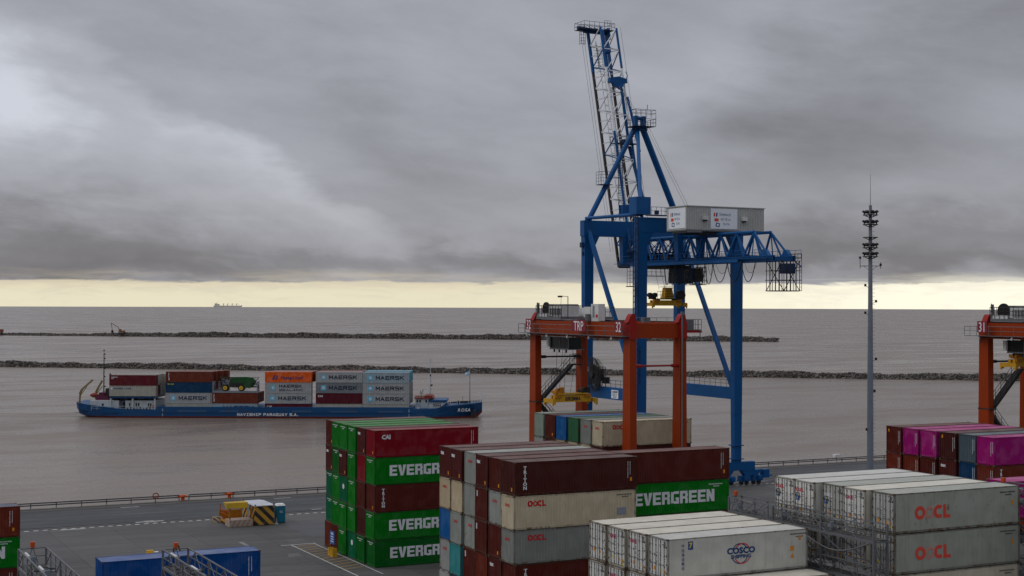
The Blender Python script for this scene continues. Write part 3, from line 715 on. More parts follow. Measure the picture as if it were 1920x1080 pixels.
P1 = 2.796
Z5 = 4 * TP + HC
A = [['cai/cai/dots', 'green/evergreen/codes', 'brown/triton/dots', 'green/evergreen/codes', 'dgreen/evergreen/codes'],
     ['tex//tex', 'cai//', 'maroon//', 'dark//', 'dgreen//codes'],
     ['green//codes', 'green//codes', 'green//codes', 'green//codes', 'teal_green//globe'],
     ['green//codes', 'tex//tex', 'teal_green//globe', 'green//codes', 'green//codes'],
     ['green//codes', 'dgreen//codes', 'green//codes', 'green//codes', 'brown//'],
     ['brown//dots', 'tex//tex', 'teal_green//codes', 'teal_green//codes', 'rbrown//dots']]
stack('Aeve', [57.48, 57.51, 57.46, 57.52, 57.64, 57.94], 145.4, P1, Z5, A, 'containers in the green stack by the water', 'green stack', rust=.12)
B = [['dark/triton/dots', 'cream/oocl/oocl', 'cgrey/oocl/oocl', 'brown/triton/'],
     ['maroon//dots', 'grey//oocl', 'maroon//dots', 'tex//tex'],
     ['tex//tex', 'maroon//label', 'maroon//label', 'rbrown//'],
     ['grey//oocl', 'grey//', 'grey//oocl', 'maroon//label', 'maroon//'],
     ['tex//tex', 'fcream//', 'grey//oocl', 'teal//', 'navyteal//'],
     ['tex//tex', 'fcream//oocl', 'blue//', 'lgrey//oocl', 'lgrey//']]
stack('Bmaroon', [56.76, 56.91, 56.91, 57.1, 56.99, 57.15], 111.4, P1, Z5, B, 'containers in the maroon and cream stack', 'maroon stack', rust=.42)
E_ = [['cream/oocl/oocl', 'dark//', 'brown//'],
      ['cgrey//oocl', 'fcream//'], ['old_green//', 'fcream//'], ['blue//', 'fcream//'], ['maroon//dots', 'maroon//'], ['sage//', 'lgrey//']]
stack('Eorange', [85.31, 85.37, 85.27, 85.17, 85.18, 85.14], 145.4, P1, Z5, E_, 'containers under the orange gantry', 'orange gantry stack', rust=.45)
Pk = [['magenta//column', 'rbrown/triton/column', 'brown//'], ['steel//column', 'navy//column'], ['dark//ylabel', 'tex//tex'],
      ['magenta//column', 'maroon//column'], ['magenta//column', 'rbrown//column'], ['brown//ylabel', 'rbrown//column']]
stack('Pink', [111.39, 111.61, 111.57, 111.48, 111.5, 111.61], 111.4, P1, Z5, Pk, 'containers in the magenta and brown stack', 'magenta stack', rust=.25)
container((80.86 - LC, 111.4 + P1, Z5 - HC), 'maroon', 'maroon container resting on the bright green one with a whole white word', 'containers beyond the maroon stack', side='plain_codes', rust=.2, seed=5)
c_ = container((80.80 - LC, 111.4 + P1, Z5 - HC - TP), 'green', 'bright green container showing a whole white word under a maroon one', 'containers beyond the maroon stack', rust=.1, seed=7)
link('lettering', DEC['evergreen'], c_, (1.80, .021, .90), SIDE)
link('code_lettering', DEC['row_logo_white'], c_, (9.9, .021, 2.45), SIDE)
for t in (2,):
    container((80.80 - LC, 111.4 + P1, Z5 - HC - TP * t), 'brown', 'brown container hidden low beneath the green one with a whole white word', 'containers beyond the maroon stack', seed=9)
# reefer block
YD = 81.3; PD_ = 2.63
Dk = [['bgrey/oocl_big/plain', 'bgrey/oocl_big/plain', 'ivory/codes_black/plain'], ['white//one', 'white//'], ['bgrey//oocl_w', 'bgrey//'], ['rwhite//oocl_r', 'white//'], ['rwhite//oocl_r', 'white//']]
stack('Dreef', [71.72, 71.27, 71.47, 70.87, 71.02], YD, PD_, Z5, Dk, 'refrigerated containers beyond the lattice gantry', 'beyond lattice gantry', reefer=True, rust=.45)
Cg = [['rwhite/cosco/badge', 'white//'], ['white//one', 'white//oocl_r'], ['white//one', 'white//one'], ['white//', 'white//']]
stack('Ccos', [56.03, 55.92, 55.78, 55.70], YD + 2 * PD_, PD_, 3 * TP + HC, Cg, 'refrigerated containers before the lattice gantry', 'before lattice gantry', reefer=True, rust=.45)
container((56.03, YD + PD_, 2 * TP), 'white', 'white refrigerated container with only its roof showing, below the one with the round emblem', 'refrigerated containers before the lattice gantry', reefer=True, rust=.3, seed=3)
# single stacks by the apron
for t, (cl, sd_, lb) in enumerate((('rbrown', 'plain_codes', 'red-brown container, topmost of the stack cut by the picture edge'), ('green', 'evergreen', 'green container with white block letter, middle of the cut stack'), ('brown', 'plain_codes', 'brown container under the green one in the cut stack'))):
    c_ = container((21.70 - LC, 145.4, (2 - t) * TP), cl, lb, 'containers stacked by the quay road', side=None if cl == 'green' else sd_, rust=.2, seed=20 + t)
    if t == 0:
        for ch_ in c_.children:
            if ch_.name.startswith('roof'): ch_.color = (.012, .035, .09, .1)
    if cl == 'green':
        link('lettering', DEC['evergreen'], c_, (2.10, .021, .92), SIDE); link('code_lettering', DEC['row_logo_white'], c_, (9.9, .021, 2.45), SIDE)
for t in (0, 1):
    c_ = container((22.42, 111.4, (2 - t) * TP), 'hblue', 'long royal blue container %s' % ('alone before the apron with pale roof' if t == 0 else 'hidden under the other royal blue container'), 'royal blue containers', side='plain_codes', rust=.05, seed=30 + t)
container((86.6, 85.0, Z5 - HC - .3), 'magenta', 'magenta container glimpsed behind the lattice at the picture edge', 'containers behind the reefers', rust=.1, seed=40)

# ================================================================== ground, quay, water
QY = 206.7; WZ = -2.3
def sheet(name, x0, x1, y0, y1, z, mat, label=None):
    mb = MB(); mb.add([(x0, y0, z), (x1, y0, z), (x1, y1, z), (x0, y1, z)], [(0, 1, 2, 3)])
    return tag(link(name, mb.mesh(name, mat)), label, None, None, 'structure')
gr = MB(); gr.box(-500, 800, -300, QY - .9, -6, -.03); ground = tag(link('ground', gr.mesh('ground', M['joint'])), kind='structure')
q = MB(); q.box(-500, 800, QY - .9, QY, -7, .10); tag(link('quay_wall', q.mesh('quay_wall', M['quay_stone'])), kind='structure')
sheet('road', -500, 800, 189.2, 203.0, .004, M['asphalt'])
sheet('road.001', -500, 800, 204.4, QY - .92, .004, M['concrete'])
sl_ = MB(); sl_.box(0, 7.37, 0, 7.42, 0, .03); slab = sl_.mesh('concrete_slab', M['concrete'])
pv = tag(link('pavement', None), kind='structure')
k = 0
for i in range(30):
    for j in range(9):
        link('concrete_slab', slab, pv, (-6 + i * 7.4 + .015, 121.6 + j * 7.45 + .015, -.03))
sheet('pavement_strip', -500, 800, 203.05, 204.35, .002, M['joint'])
sheet('asphalt_patch', 58.5, 63.0, 167.9, 178.5, .006, M['patch'])
# rails, lines
rl = MB()
for y in (187.7, 203.7): rl.box(-500, 800, y - .05, y + .05, .001, .018); rl.box(-500, 800, y + .12, y + .20, .001, .012)
tag(link('crane_track', rl.mesh('crane_track', M['rail_dark'])), kind='structure')
ln = MB()
def ql(x0, x1, y0, y1, z=.009): ln.add([(x0, y0, z), (x1, y0, z), (x1, y1, z), (x0, y1, z)], [(0, 1, 2, 3)])
x = -40.
while x < 150: ql(x, x + .58, 186.92, 187.32); x += 1.12
for x0, x1, y0, y1 in ((42.2, 45.8, 188.6, 189.0), (43.4, 44.6, 188.2, 189.4), (43.4, 45.9, 203.1, 203.35), (32.5, 35.5, 186.2, 186.55), (65, 67.5, 203.1, 203.35), (66.2, 67.6, 190.2, 190.5), (135, 142, 190, 190.2)): ql(x0, x1, y0, y1, .013)
tag(link('road_markings', ln.mesh('road_markings', M['line'])), kind='structure')
ln = MB()
rnd = random.Random(3)
for i in range(46):
    y = rnd.uniform(190.0, 202.0); x0 = rnd.uniform(0, 190); ql(x0, x0 + rnd.uniform(4, 18), y, y + rnd.uniform(.05, .12), .009)
for y in (191.2, 194.6, 198.0, 201.4): ql(-60, 240, y, y + .06, .012)
# markings on the apron in front of the green stack
ln.add([(49.5, 162.2, .009), (50.0, 162.2, .009), (50.0, 168.2, .009), (49.5, 168.2, .009)], [(0, 1, 2, 3)])
for i in range(9): ql(54.6 + .2 * (i % 3), 56.9, 164.5 + i * .34, 164.62 + i * .34)
for i in range(6): ql(51.6 + .1 * i, 53.3, 155.8 + i * .36, 156.0 + i * .36)
for x0, y0, l in ((29, 160, 3.5), (31, 154, 5), (30, 151, 6), (33, 144, 8), (31, 139, 7)): ql(x0, x0 + l, y0, y0 + .14)
tag(link('worn_markings', ln.mesh('worn_markings', M['line_faint'])), kind='structure')
ln = MB()
for x_, w in ((54.35, .14), (57.1, .12)): ql(x_, x_ + w, 142, 163.6)
ql(53.2, 57.4, 163.5, 163.7, .012)
tag(link('bay_lines', ln.mesh('bay_lines', M['line'])), kind='structure')
ln = MB()
for i in range(12):
    y0 = 146 + i * 1.45
    if 149 < y0 < 153 or y0 > 161: pass
    ln.add([(54.55, y0, .008), (54.55, y0 + .40, .008), (57.0, y0 + 1.3, .008), (57.0, y0 + .9, .008)], [(0, 3, 2, 1)])
tag(link('hatched_paint', ln.mesh('hatched_paint', M['line_yellow'])), kind='structure')
# river, following the earth's curve so that the horizon dips as it should
mb = MB(); RE = 6.4e6; rings = [0, 60, 130, 210, 300, 420, 600, 850, 1200, 1700, 2400, 3400, 4800, 6800, 9600, 13500, 19000, 26000, 36000]; seg = 96
mb.v.append((0, 0, WZ - .0))
for r_ in rings[1:]:
    for i in range(seg):
        a = 2 * math.pi * i / seg; mb.v.append((r_ * math.cos(a), r_ * math.sin(a), WZ - r_ * r_ / (2 * RE)))
for i in range(seg): mb.f.append((0, 1 + i, 1 + (i + 1) % seg)); mb.mi.append(0)
for k in range(len(rings) - 2):
    for i in range(seg):
        a = 1 + k * seg + i; b = 1 + k * seg + (i + 1) % seg; mb.f.append((a, a + seg, b + seg, b)); mb.mi.append(0)
wt = link('water', mb.mesh('water', M['water'])); tag(wt, kind='structure')
for p in wt.data.polygons: p.use_smooth = True

# breakwaters: a core with thousands of tipped boulders
def breakwater(name, p0, p1, half, crest, size, n, seed, label, low=None):
    rnd = random.Random(seed); mb = MB(); a, b = Vector((p0[0], p0[1], 0)), Vector((p1[0], p1[1], 0)); d = (b - a).normalized(); nrm = Vector((-d.y, d.x, 0))
    if nrm.dot(F0) < 0: nrm = -nrm
    Ln = (b - a).length
    def hgt(s_):
        wv = 1 + .14 * math.sin(s_ * .071 + seed) + .10 * math.sin(s_ * .23 + 2 * seed) + .07 * math.sin(s_ * .61)
        if low is None: return crest * wv
        return crest * wv * (low + (1 - low) * min(1, max(0, (s_ / Ln - .17) / .14)))
    m_ = int(Ln / 12)
    for i in range(m_):
        s0, s1 = Ln * i / m_, Ln * (i + 1) / m_; c0, c1 = a + d * s0, a + d * s1; h0, h1 = hgt(s0) - size * .35, hgt(s1) - size * .35
        P = lambda c, o, z: tuple(c + nrm * o + Vector((0, 0, z)))
        vs = [P(c0, -.3, WZ - 1), P(c0, half * .75, WZ + h0), P(c0, half * 1.25, WZ + h0), P(c0, half * 2, WZ - 1), P(c1, -.3, WZ - 1), P(c1, half * .75, WZ + h1), P(c1, half * 1.25, WZ + h1), P(c1, half * 2, WZ - 1)]
        mb.add(vs, [(0, 1, 5, 4), (1, 2, 6, 5), (2, 3, 7, 6), (0, 3, 2, 1), (4, 5, 6, 7)])
    for i in range(n):
        s_ = rnd.uniform(-size, Ln + size); u = rnd.random() ** .8; h = hgt(s_)
        off = u * half * 1.25; z = min(1, off / (half * .75)) * h - .3 + rnd.uniform(-.3, .25) * size
        c = a + d * s_ + nrm * off + Vector((0, 0, WZ + z)); r_ = size * rnd.uniform(.38, .78)
        rot = Matrix.Rotation(rnd.uniform(0, 6.28), 3, Vector((rnd.gauss(0, 1), rnd.gauss(0, 1), rnd.gauss(0, 1))).normalized())
        vs = []
        for X in (-1, 1):
            for Y in (-1, 1):
                for Zz in (-1, 1): vs.append(c + rot @ Vector((X * r_ * rnd.uniform(.5, 1), Y * r_ * rnd.uniform(.5, 1), Zz * r_ * rnd.uniform(.4, .8))))
        mb.add(vs, [(0, 1, 3, 2), (4, 6, 7, 5), (0, 4, 5, 1), (2, 3, 7, 6), (0, 2, 6, 4), (1, 5, 7, 3)])
    return tag(link(name, mb.mesh(name, M['rock'])), label, 'breakwater', None, 'stuff')
breakwater('breakwater', (20, 784), (530, 362), 4.0, 2.05, .80, 15000, 1, 'long low breakwater of dark boulders just beyond the container ship')
breakwater('breakwater', (145, 1431), (725, 960), 6.5, 3.2, 1.30, 9000, 2, 'far breakwater of grey boulders ending in open water', low=.42)
# breakwater building site
# ------------------------------------------------------------------ guard rail, bollards, lifebuoy
def guard(x0, x1, label):
    t = Thing('guard_rail', label, 'guard rail', (x0, QY - .35, 0), 'quay guard rails')
    for z in (.74, .46):
        mb = MB(); mb.box(x0, x1, QY - .42, QY - .34, z, z + .16); t.part('rail', mb, M['mast_dark'])
    n = int((x1 - x0) / 3.1); me = MB().box(-.06, .06, -.06, .06, 0, .80).mesh('post', M['galv'])
    for i in range(n + 1): link('post', me, t.o, ((x1 - x0) * i / n, .07, 0))
guard(12, 52.2, 'galvanised guard rail along the quay edge behind the red lifebuoy')
guard(53.6, 146, 'galvanised guard rail along the quay edge behind the yellow shelter')
guard(151, 215, 'galvanised guard rail along the quay edge beside the floodlight mast')
def bollard(x, y, lab):
    mb = MB(); mb.tube((x, y, .1), (x, y, .50), .26, 12); mb.tube((x, y, .50), (x, y, .66), .26, 12, .46); mb.tube((x, y, .66), (x, y, .86), .46, 12, .36)
    mb.box(x - .75, x + .75, y - .14, y + .14, .52, .72)
    single('bollard', mb, M['orange'], lab, 'bollard', 'orange bollards on the quay edge', loc=(x, y, .1))
bollard(52.7, 206.3, 'orange mooring bollard in the gap of the guard rail near the lifebuoy')
bollard(59.4, 206.25, 'orange mooring bollard behind the guard rail above the yellow shelter')
t = Thing('lifebuoy_stand', 'red lifebuoy on a post at the quay guard rail', 'lifebuoy', (48.6, 205.2, 0))
mb = MB(); mb.tube((48.6, 205.2, 0), (48.6, 205.2, 1.1), .04, 6); t.part('post', mb, M['rtg_red'])
mb = MB()
for i in range(16):
    a, b = R(i * 22.5), R(i * 22.5 + 22.5); mb.tube((48.6 + .38 * math.cos(a), 205.12, 1.1 + .38 * math.sin(a)), (48.6 + .38 * math.cos(b), 205.12, 1.1 + .38 * math.sin(b)), .075, 6)
t.part('buoy_ring', mb, M['rtg_red'])
# small white dinghy-like marker buoy near the rail
t = Thing('portable_floodlight', 'small white lamp housing on the quay rail near the mast', 'lamp', (169, 206.4, 0))
mb = MB(); mb.tube((169, 206.4, .1), (169, 206.4, 1.1), .05, 6); t.part('post', mb, M['galv'])
mb = MB(); mb.cbox(169, 206.4, 1.3, 1.3, .6, .45); t.part('housing', mb, M['white'])

# ------------------------------------------------------------------ striped shed, yellow shelter, toilet, barrier
t = Thing('striped_shed', 'black and yellow striped shed with pale flat roof beside the road', 'shed', (55.0, 179.6, 0))
x0, x1, y0, y1 = 55.0, 57.5, 179.6, 184.9
def wall_panel(x0, x1, y0, y1, z1=2.38):
    mb = MB(); mb.box(x0, x1, y0, y1, .06, z1); return mb
t.part('wall', wall_panel(x0 + .06, x1 - .06, y0, y0 + .06), M['stripe_shed']); t.part('wall', wall_panel(x0 + .06, x1 - .06, y1 - .06, y1), M['stripe_shed'])
t.part('wall', wall_panel(x1 - .06, x1, y0, y1), M['stripe_shed']); t.part('wall', wall_panel(x0, x0 + .06, y0, y0 + 2.5), M['stripe_shed'])
t.part('wall', wall_panel(x0, x0 + .06, y0 + 3.5, y1), M['stripe_shed'])
mb = MB(); mb.box(x0 + .02, x0 + .05, y0 + 2.52, y0 + 3.48, .1, 2.3); t.part('door', mb, M['mast'])
mb = MB(); mb.box(x0 - .12, x1 + .10, y0 - .12, y1 + .12, 2.40, 2.50); t.part('roof', mb, M['shed_roof'])
mb = MB()
for a in (x0 - .04, x1 - .12):
    for b in (y0 - .04, y1 - .12): mb.box(a, a + .16, b, b + .16, 2.44, 2.62)
t.part('lifting_lug', mb, M['black'])
t = Thing('lashing_shelter', 'open yellow steel shelter on a faded striped concrete base', 'shelter', (51.7, 179.8, 0))
mb = MB(); mb.box(51.75, 54.75, 179.6, 181.6, .02, .85); t.part('concrete_base', mb, M['stripe_old'])
for a in (51.85, 54.55):
    for b in (180.0, 184.4):
        mb = MB(); mb.box(a, a + .14, b, b + .14, .85 if b < 181 else .02, 2.35); t.part('post', mb, M['amber'])
mb = MB(); mb.prism([(179.8, 2.30), (180.0, 2.95), (181.4, 2.95), (181.4, 2.85), (180.1, 2.25)], 'x', 51.45, 54.2); t.part('canopy', mb, M['bright_yellow'])
mb = MB(); mb.box(51.75, 54.75, 184.35, 184.42, .3, 1.5); t.part('back_panel', mb, M['amber'])
mb = MB(); mb.box(51.80, 54.70, 181.62, 184.34, .3, .42); t.part('platform', mb, M['amber'])
mb = MB(); mb.rail([(51.9, 180.1, .85), (51.9, 184.4, .85)], 1.0, .03, 1.2); t.part('handrail', mb, M['orange'])
t = Thing('portable_toilet', 'blue portable toilet with white roof beside the striped shed', 'portable toilet', (58.4, 180.6, 0))
mb = MB(); mb.box(58.2, 59.3, 180.6, 181.7, .05, 2.15); t.part('cabin', mb, M['teal'])
mb = MB(); mb.box(58.36, 59.14, 180.575, 180.598, .2, 1.95); d_ = t.part('door', mb, M['teal'])
mb = MB(); mb.box(59.0, 59.06, 180.55, 180.575, 1.0, 1.15); t.part('handle', mb, M['dark'], d_)
mb = MB(); mb.box(58.52, 58.92, 180.568, 180.574, 1.45, 1.52); mb.box(58.58, 58.98, 180.568, 180.574, 1.28, 1.33); t.part('emblem', mb, M['white'], d_)
mb = MB(); mb.frustum((58.75, 181.15, 2.15), (.58, .58), (58.75, 181.15, 2.38), (.42, .42)); t.part('roof', mb, M['white'])
mb = MB(); mb.box(58.18, 59.32, 180.58, 181.72, 0, .06); t.part('skid', mb, M['black'])
mb = MB(); mb.prism([(184.0, 0), (185.0, 0), (184.7, .75), (184.3, .75)], 'x', 51.0, 52.2)
single('concrete_barrier', mb, M['stripe_block'], 'low striped concrete barrier behind the yellow shelter', 'barrier', loc=(51, 184.5, 0))
t = Thing('traffic_cone', 'small pale marker cone between the shed and the toilet', 'cone', (57.9, 180.0, 0))
mb = MB(); mb.box(57.7, 58.1, 179.8, 180.2, 0, .05); t.part('base', mb, M['white']); mb = MB(); mb.tube((57.9, 180.0, .05), (57.9, 180.0, .75), .17, 10, .05); t.part('cone_body', mb, M['stripe_old'])
# sign beside the green stack
t = Thing('bay_sign', 'blue notice board on two yellow concrete feet by the green stack', 'sign', (56.2, 154.3, 0))
for i in range(3):
    mb = MB(); yy = 153.7 + i * .55; mb.prism([(yy, 0), (yy + .5, 0), (yy + .36, .9), (yy + .14, .9)], 'x', 55.9, 56.45); t.part('foot', mb, M['yellow'], label=None)
mb = MB(); mb.box(56.1, 56.16, 154.0, 154.06, .5, 1.5); mb.box(56.1, 56.16, 154.8, 154.86, .5, 1.5); t.part('post', mb, M['dark'])
mb = MB(); mb.box(56.08, 56.12, 153.75, 155.05, 1.35, 2.75); b_ = t.part('board', mb, M['logo_navy'])
b_.data.materials[0] = paint('sign_blue', (.015, .13, .42), .4, .05)
mb = MB()
for i in range(4): mb.box(56.06, 56.078, 153.95, 154.85 - .12 * (i % 2), 1.6 + i * .26, 1.68 + i * .26)
mb.box(56.06, 56.078, 154.1, 154.7, 2.42, 2.6); t.part('lettering', mb, M['white'])
# little things past the royal blue container
mb = MB(); mb.prism([(164.1, 0), (164.9, 0), (164.7, .42), (164.3, .42)], 'x', 38.0, 38.75); mb.cur = 1; mb.box(38.76, 39.3, 164.2, 164.8, 0, .22)
single('wheel_chock', mb, [M['yellow'], M['cab_white']], 'yellow and pale block lying on the apron behind the royal blue container', 'block', loc=(38.4, 164.5, 0))
mb = MB(); X0 = 40.9; Y0 = 164.2
mb.bar((X0, Y0, 0), (X0 + .1, Y0, .9), .12); mb.bar((X0 + .1, Y0, .9), (X0 + .6, Y0, .75), .12); mb.bar((X0 + .6, Y0, .75), (X0 + .8, Y0, 0), .12)
single('trestle', mb, M['black'], 'small black bent trestle standing on the apron', 'trestle', loc=(X0, Y0, 0))

# ================================================================== lattice access gantries
def gantry(cx, y0, y1, z_top, levels, label, loops=True, sx=2.0, cage=True):
    t = Thing('steel_access_gantry', label, 'gantry', (cx, y1, 0), 'steel lattice gantries between the reefer stacks')
    h = sx / 2; n = max(2, round((y1 - y0) / 5.1)); ys = [y0 + (y1 - y0) * i / n for i in range(n + 1)]; base = z_top - (levels - 1) * 2.85
    for y in ys:
        for s_ in (-h, h):
            mb = MB(); mb.bar((cx + s_, y, 0), (cx + s_, y, z_top + 1.05), .13); t.part('post', mb, M['galv'])
    for l in range(levels):
        z = z_top - l * 2.85
        if z < 1: break
        mb = MB(); mb.box(cx - h + .1, cx + h - .1, y0, y1 - .05, z - .05, z); t.part('walkway', mb, M['joint'])
        for s_ in (-h, h):
            mb = MB()
            mb.bar((cx + s_, y0, z - .12), (cx + s_, y1, z - .12), .12, .18)
            mb.bar((cx + s_, y0, z + 1.05), (cx + s_, y1, z + 1.05), .08); mb.bar((cx + s_, y0, z + .55), (cx + s_, y1, z + .55), .05)
            k = int((y1 - y0) / 1.7)
            for i in range(k + 1):
                ya = y0 + (y1 - y0) * i / k; mb.bar((cx + s_, ya, z), (cx + s_, ya, z + 1.05), .05)
                if i < k:
                    yb = y0 + (y1 - y0) * (i + 1) / k
                    if i % 2: mb.bar((cx + s_, ya, z - .1), (cx + s_, yb, z + 1.0), .045)
                    else: mb.bar((cx + s_, ya, z + 1.0), (cx + s_, yb, z - .1), .045)
            t.part('lattice_rail', mb, M['galv'])
    mb = MB()
    for a, b in zip(ys, ys[1:]):
        for l in range(levels):
            z = z_top - l * 2.85
            if z < 2.9: continue
            for s_ in (-h, h):
                mb.bar((cx + s_, a, z - 2.75), (cx + s_, b, z - .2), .06)
    for y in ys:
        for l in range(levels):
            z = z_top - l * 2.85
            if z < 2.9: continue
            mb.bar((cx - h, y, z - .15), (cx + h, y, z - .15), .1); mb.bar((cx - h, y, z - 2.8), (cx + h, y, z - .2), .05); mb.bar((cx + h, y, z - 2.8), (cx - h, y, z - .2), .05)
    for s_ in (1.05, .55): mb.bar((cx - h, y1, z_top + s_), (cx + h, y1, z_top + s_), .06)
    t.part('bracing', mb, M['galv'])
    mb = MB(); mb.cbox(cx, y1 - .05, z_top + 1.30, .26, .26, .34); t.part('beacon', mb, M['orange'])
    mb = MB(); mb.bar((cx, y1 - .05, z_top + 1.14), (cx - .35, y1 - .05, z_top + .1), .05); mb.bar((cx, y1 - .05, z_top + 1.14), (cx + .35, y1 - .05, z_top + .1), .05); t.part('beacon_bracket', mb, M['galv'])
    # lamps and cable boxes
    for k_, y in enumerate(ys[1:]):
        mb = MB(); mb.tube((cx - h + .25, y - 1.2, z_top + .95), (cx - h + .25, y - 2.7, z_top + .95), .09, 8); t.part('tube_lamp', mb, M['cab_white'])
        mb = MB(); mb.box(cx - .15, cx + .15, y - .6, y - .4, z_top + .02, z_top + .6); t.part('socket_box', mb, M['mast'])
    if loops:
        rnd = random.Random(int(cx)); mb = MB()
        for i in range(16):
            y = rnd.uniform(y0, y1 - 1); z = z_top + rnd.uniform(.05, .6); p = [(cx + rnd.uniform(-h, h), y + j * .35, z - .35 * math.sin(j * .6) + rnd.uniform(-.05, .05)) for j in range(6)]
            mb.path(p, .03, 4)
        t.part('reefer_cable', mb, M['galv'] if cx > 60 else M['dark'], kind='stuff')
        mb = MB(); p = [(cx - h - .1, y1 - 9 - i * .9, z_top - .2 - 1.05 * math.sin(math.pi * min(1, i / 9.))) for i in range(10)]; mb.path(p, .06, 6); t.part('conduit', mb, M['galv'])
    return t
gantry(70.15, 80.9, 98.3, 11.40, 4, 'steel lattice gantry between the two stacks of white and grey reefers', sx=1.25)
gantry(15.40, 72, 98.2, 11.15, 4, 'steel lattice gantry beside the cut stack, with orange beacon', sx=1.7)
gantry(24.62, 72, 98.2, 10.45, 4, 'steel lattice gantry in front of the royal blue container, with orange beacon', sx=1.7)
gantry(85.3, 70, 84.4, 13.2, 5, 'steel lattice gantry seen just past the large grey reefer stack')
mb = MB(); mb.prism([(0, 0), (.5, 0), (.5, .5), (0, .5)], 'z', 0, .3)

# ================================================================== floodlight mast
t = Thing('floodlight_mast', 'tall grey floodlight mast with rings of lamps and an antenna', 'floodlight mast', (154, 180, 0))
mb = MB(); mb.tube((154, 180, 0), (154, 180, 18), .53, 14, .45); mb.tube((154, 180, 18), (154, 180, 43.5), .45, 14, .24); t.part('pole', mb, M['mast'])
mb = MB(); mb.tube((154, 180, 43.5), (154, 180, 48.4), .05, 6, .02); t.part('antenna', mb, M['galv'])
mb = MB()
for i in range(62):
    z = 4 + i * .6; r_ = .5 - .2 * z / 43
    mb.bar((154 + r_ * .8, 180 - r_ * .6, z), (154 + r_ * .8 + .32, 180 - r_ * .6 - .15, z), .04)
t.part('step_iron', mb, M['galv'], kind='stuff')
for z, lamps in ((42.4, 1), (40.9, 1), (38.9, 0), (37.3, 1), (35.9, 1)):
    mb = MB(); mb.tube((154, 180, z - .45), (154, 180, z - .38), 1.12, 16)
    for i in range(8): a = R(45 * i); mb.bar((154, 180, z - .9), (154 + 1.2 * math.cos(a), 180 + 1.2 * math.sin(a), z - .42), .06)
    t.part('platform_ring', mb, M['dark'])
    if lamps:
        for i in range(8):
            a = R(45 * i + 20); c = Vector((154 + 1.02 * math.cos(a), 180 + 1.02 * math.sin(a), z))
            mb = MB(); u = Vector((math.cos(a), math.sin(a), 0)); mb.bar(c - u * .2 + Vector((0, 0, -.06)), c + u * .2 + Vector((0, 0, .16)), .50, .28); mb.bar(c + Vector((0, 0, -.4)), c, .07)
            t.part('floodlight', mb, M['dark'])
mb = MB()
for dx in (-1.6, 1.6):
    mb.bar((154, 180, 34.0), (154 + dx * .9, 180 - dx * .45, 34.0), .09); mb.bar((154, 180, 33.2), (154 + dx * .6, 180 - dx * .3, 34.0), .05)
    mb.tube((154 + dx * .9, 180 - dx * .45, 33.6), (154 + dx * .9, 180 - dx * .45, 35.2 if dx < 0 else 34.6), .05, 6); mb.cbox(154 + dx * .9, 180 - dx * .45, 35.3 if dx < 0 else 34.2, .25, .25, .35)
t.part('aerial_arm', mb, M['dark'])
mb = MB()
for z, dx in ((28, .8), (26.2, -.7), (30.5, -.7), (19, .8), (14, .6), (8, -.5)): mb.bar((154, 180, z), (154 + dx, 180 - dx * .5, z + .4), .06); mb.cbox(154 + dx, 180 - dx * .5, z + .5, .25, .25, .4)
t.part('camera_bracket', mb, M['dark'])

# ================================================================== ship-to-shore crane
XL, XR, YL, YW = 116.7, 134.1, 187.7, 203.7; XC = (XL + XR) / 2
B_ = M['crane_blue']; DK = M['crane_dark']
cr_ = Thing('quay_crane', 'tall blue ship-to-shore crane with raised white lattice boom', 'crane', (XC, 195.7, 0))
legs = {}
for (x_, y_) in ((XL, YL), (XL, YW), (XR, YL), (XR, YW)):
    mb = MB(); mb.frustum((x_, y_, 3.4), (.62, .48), (x_, y_, 14), (.72, .52)); mb.frustum((x_, y_, 14), (.72, .52), (x_, y_, 36.6), (.80, .58))
    mb.frustum((x_, y_, 36.6), (.80, .58), (x_ + (.5 if x_ == XL else -.5), y_, 38.7), (1.35, .60))
    for z_ in (11, 17.5, 23, 28.4, 33): kk = .68 + .12 * z_ / 36; mb.box(x_ - kk - .03, x_ + kk + .03, y_ - .56, y_ + .56, z_, z_ + .06)
    mb.box(x_ - .95, x_ + .95, y_ - .7, y_ + .7, 6.1, 6.25); mb.box(x_ - .95, x_ + .95, y_ - .7, y_ + .7, 4.0, 4.15)
    lg = cr_.part('leg', mb, B_); legs[(x_, y_)] = lg
for y_ in (YL, YW):
    mb = MB(); zt = 41.2 if y_ == YW else 40.9
    mb.box(XL - 1.0, XR + 1.0, y_ - .65, y_ + .65, 38.70, zt); cr_.part('portal_beam', mb, B_)
    mb = MB(); mb.box(XL - 3.2, XR + 3.2, y_ - .5, y_ + .5, 2.3, 3.6); cr_.part('sill_beam', mb, B_)
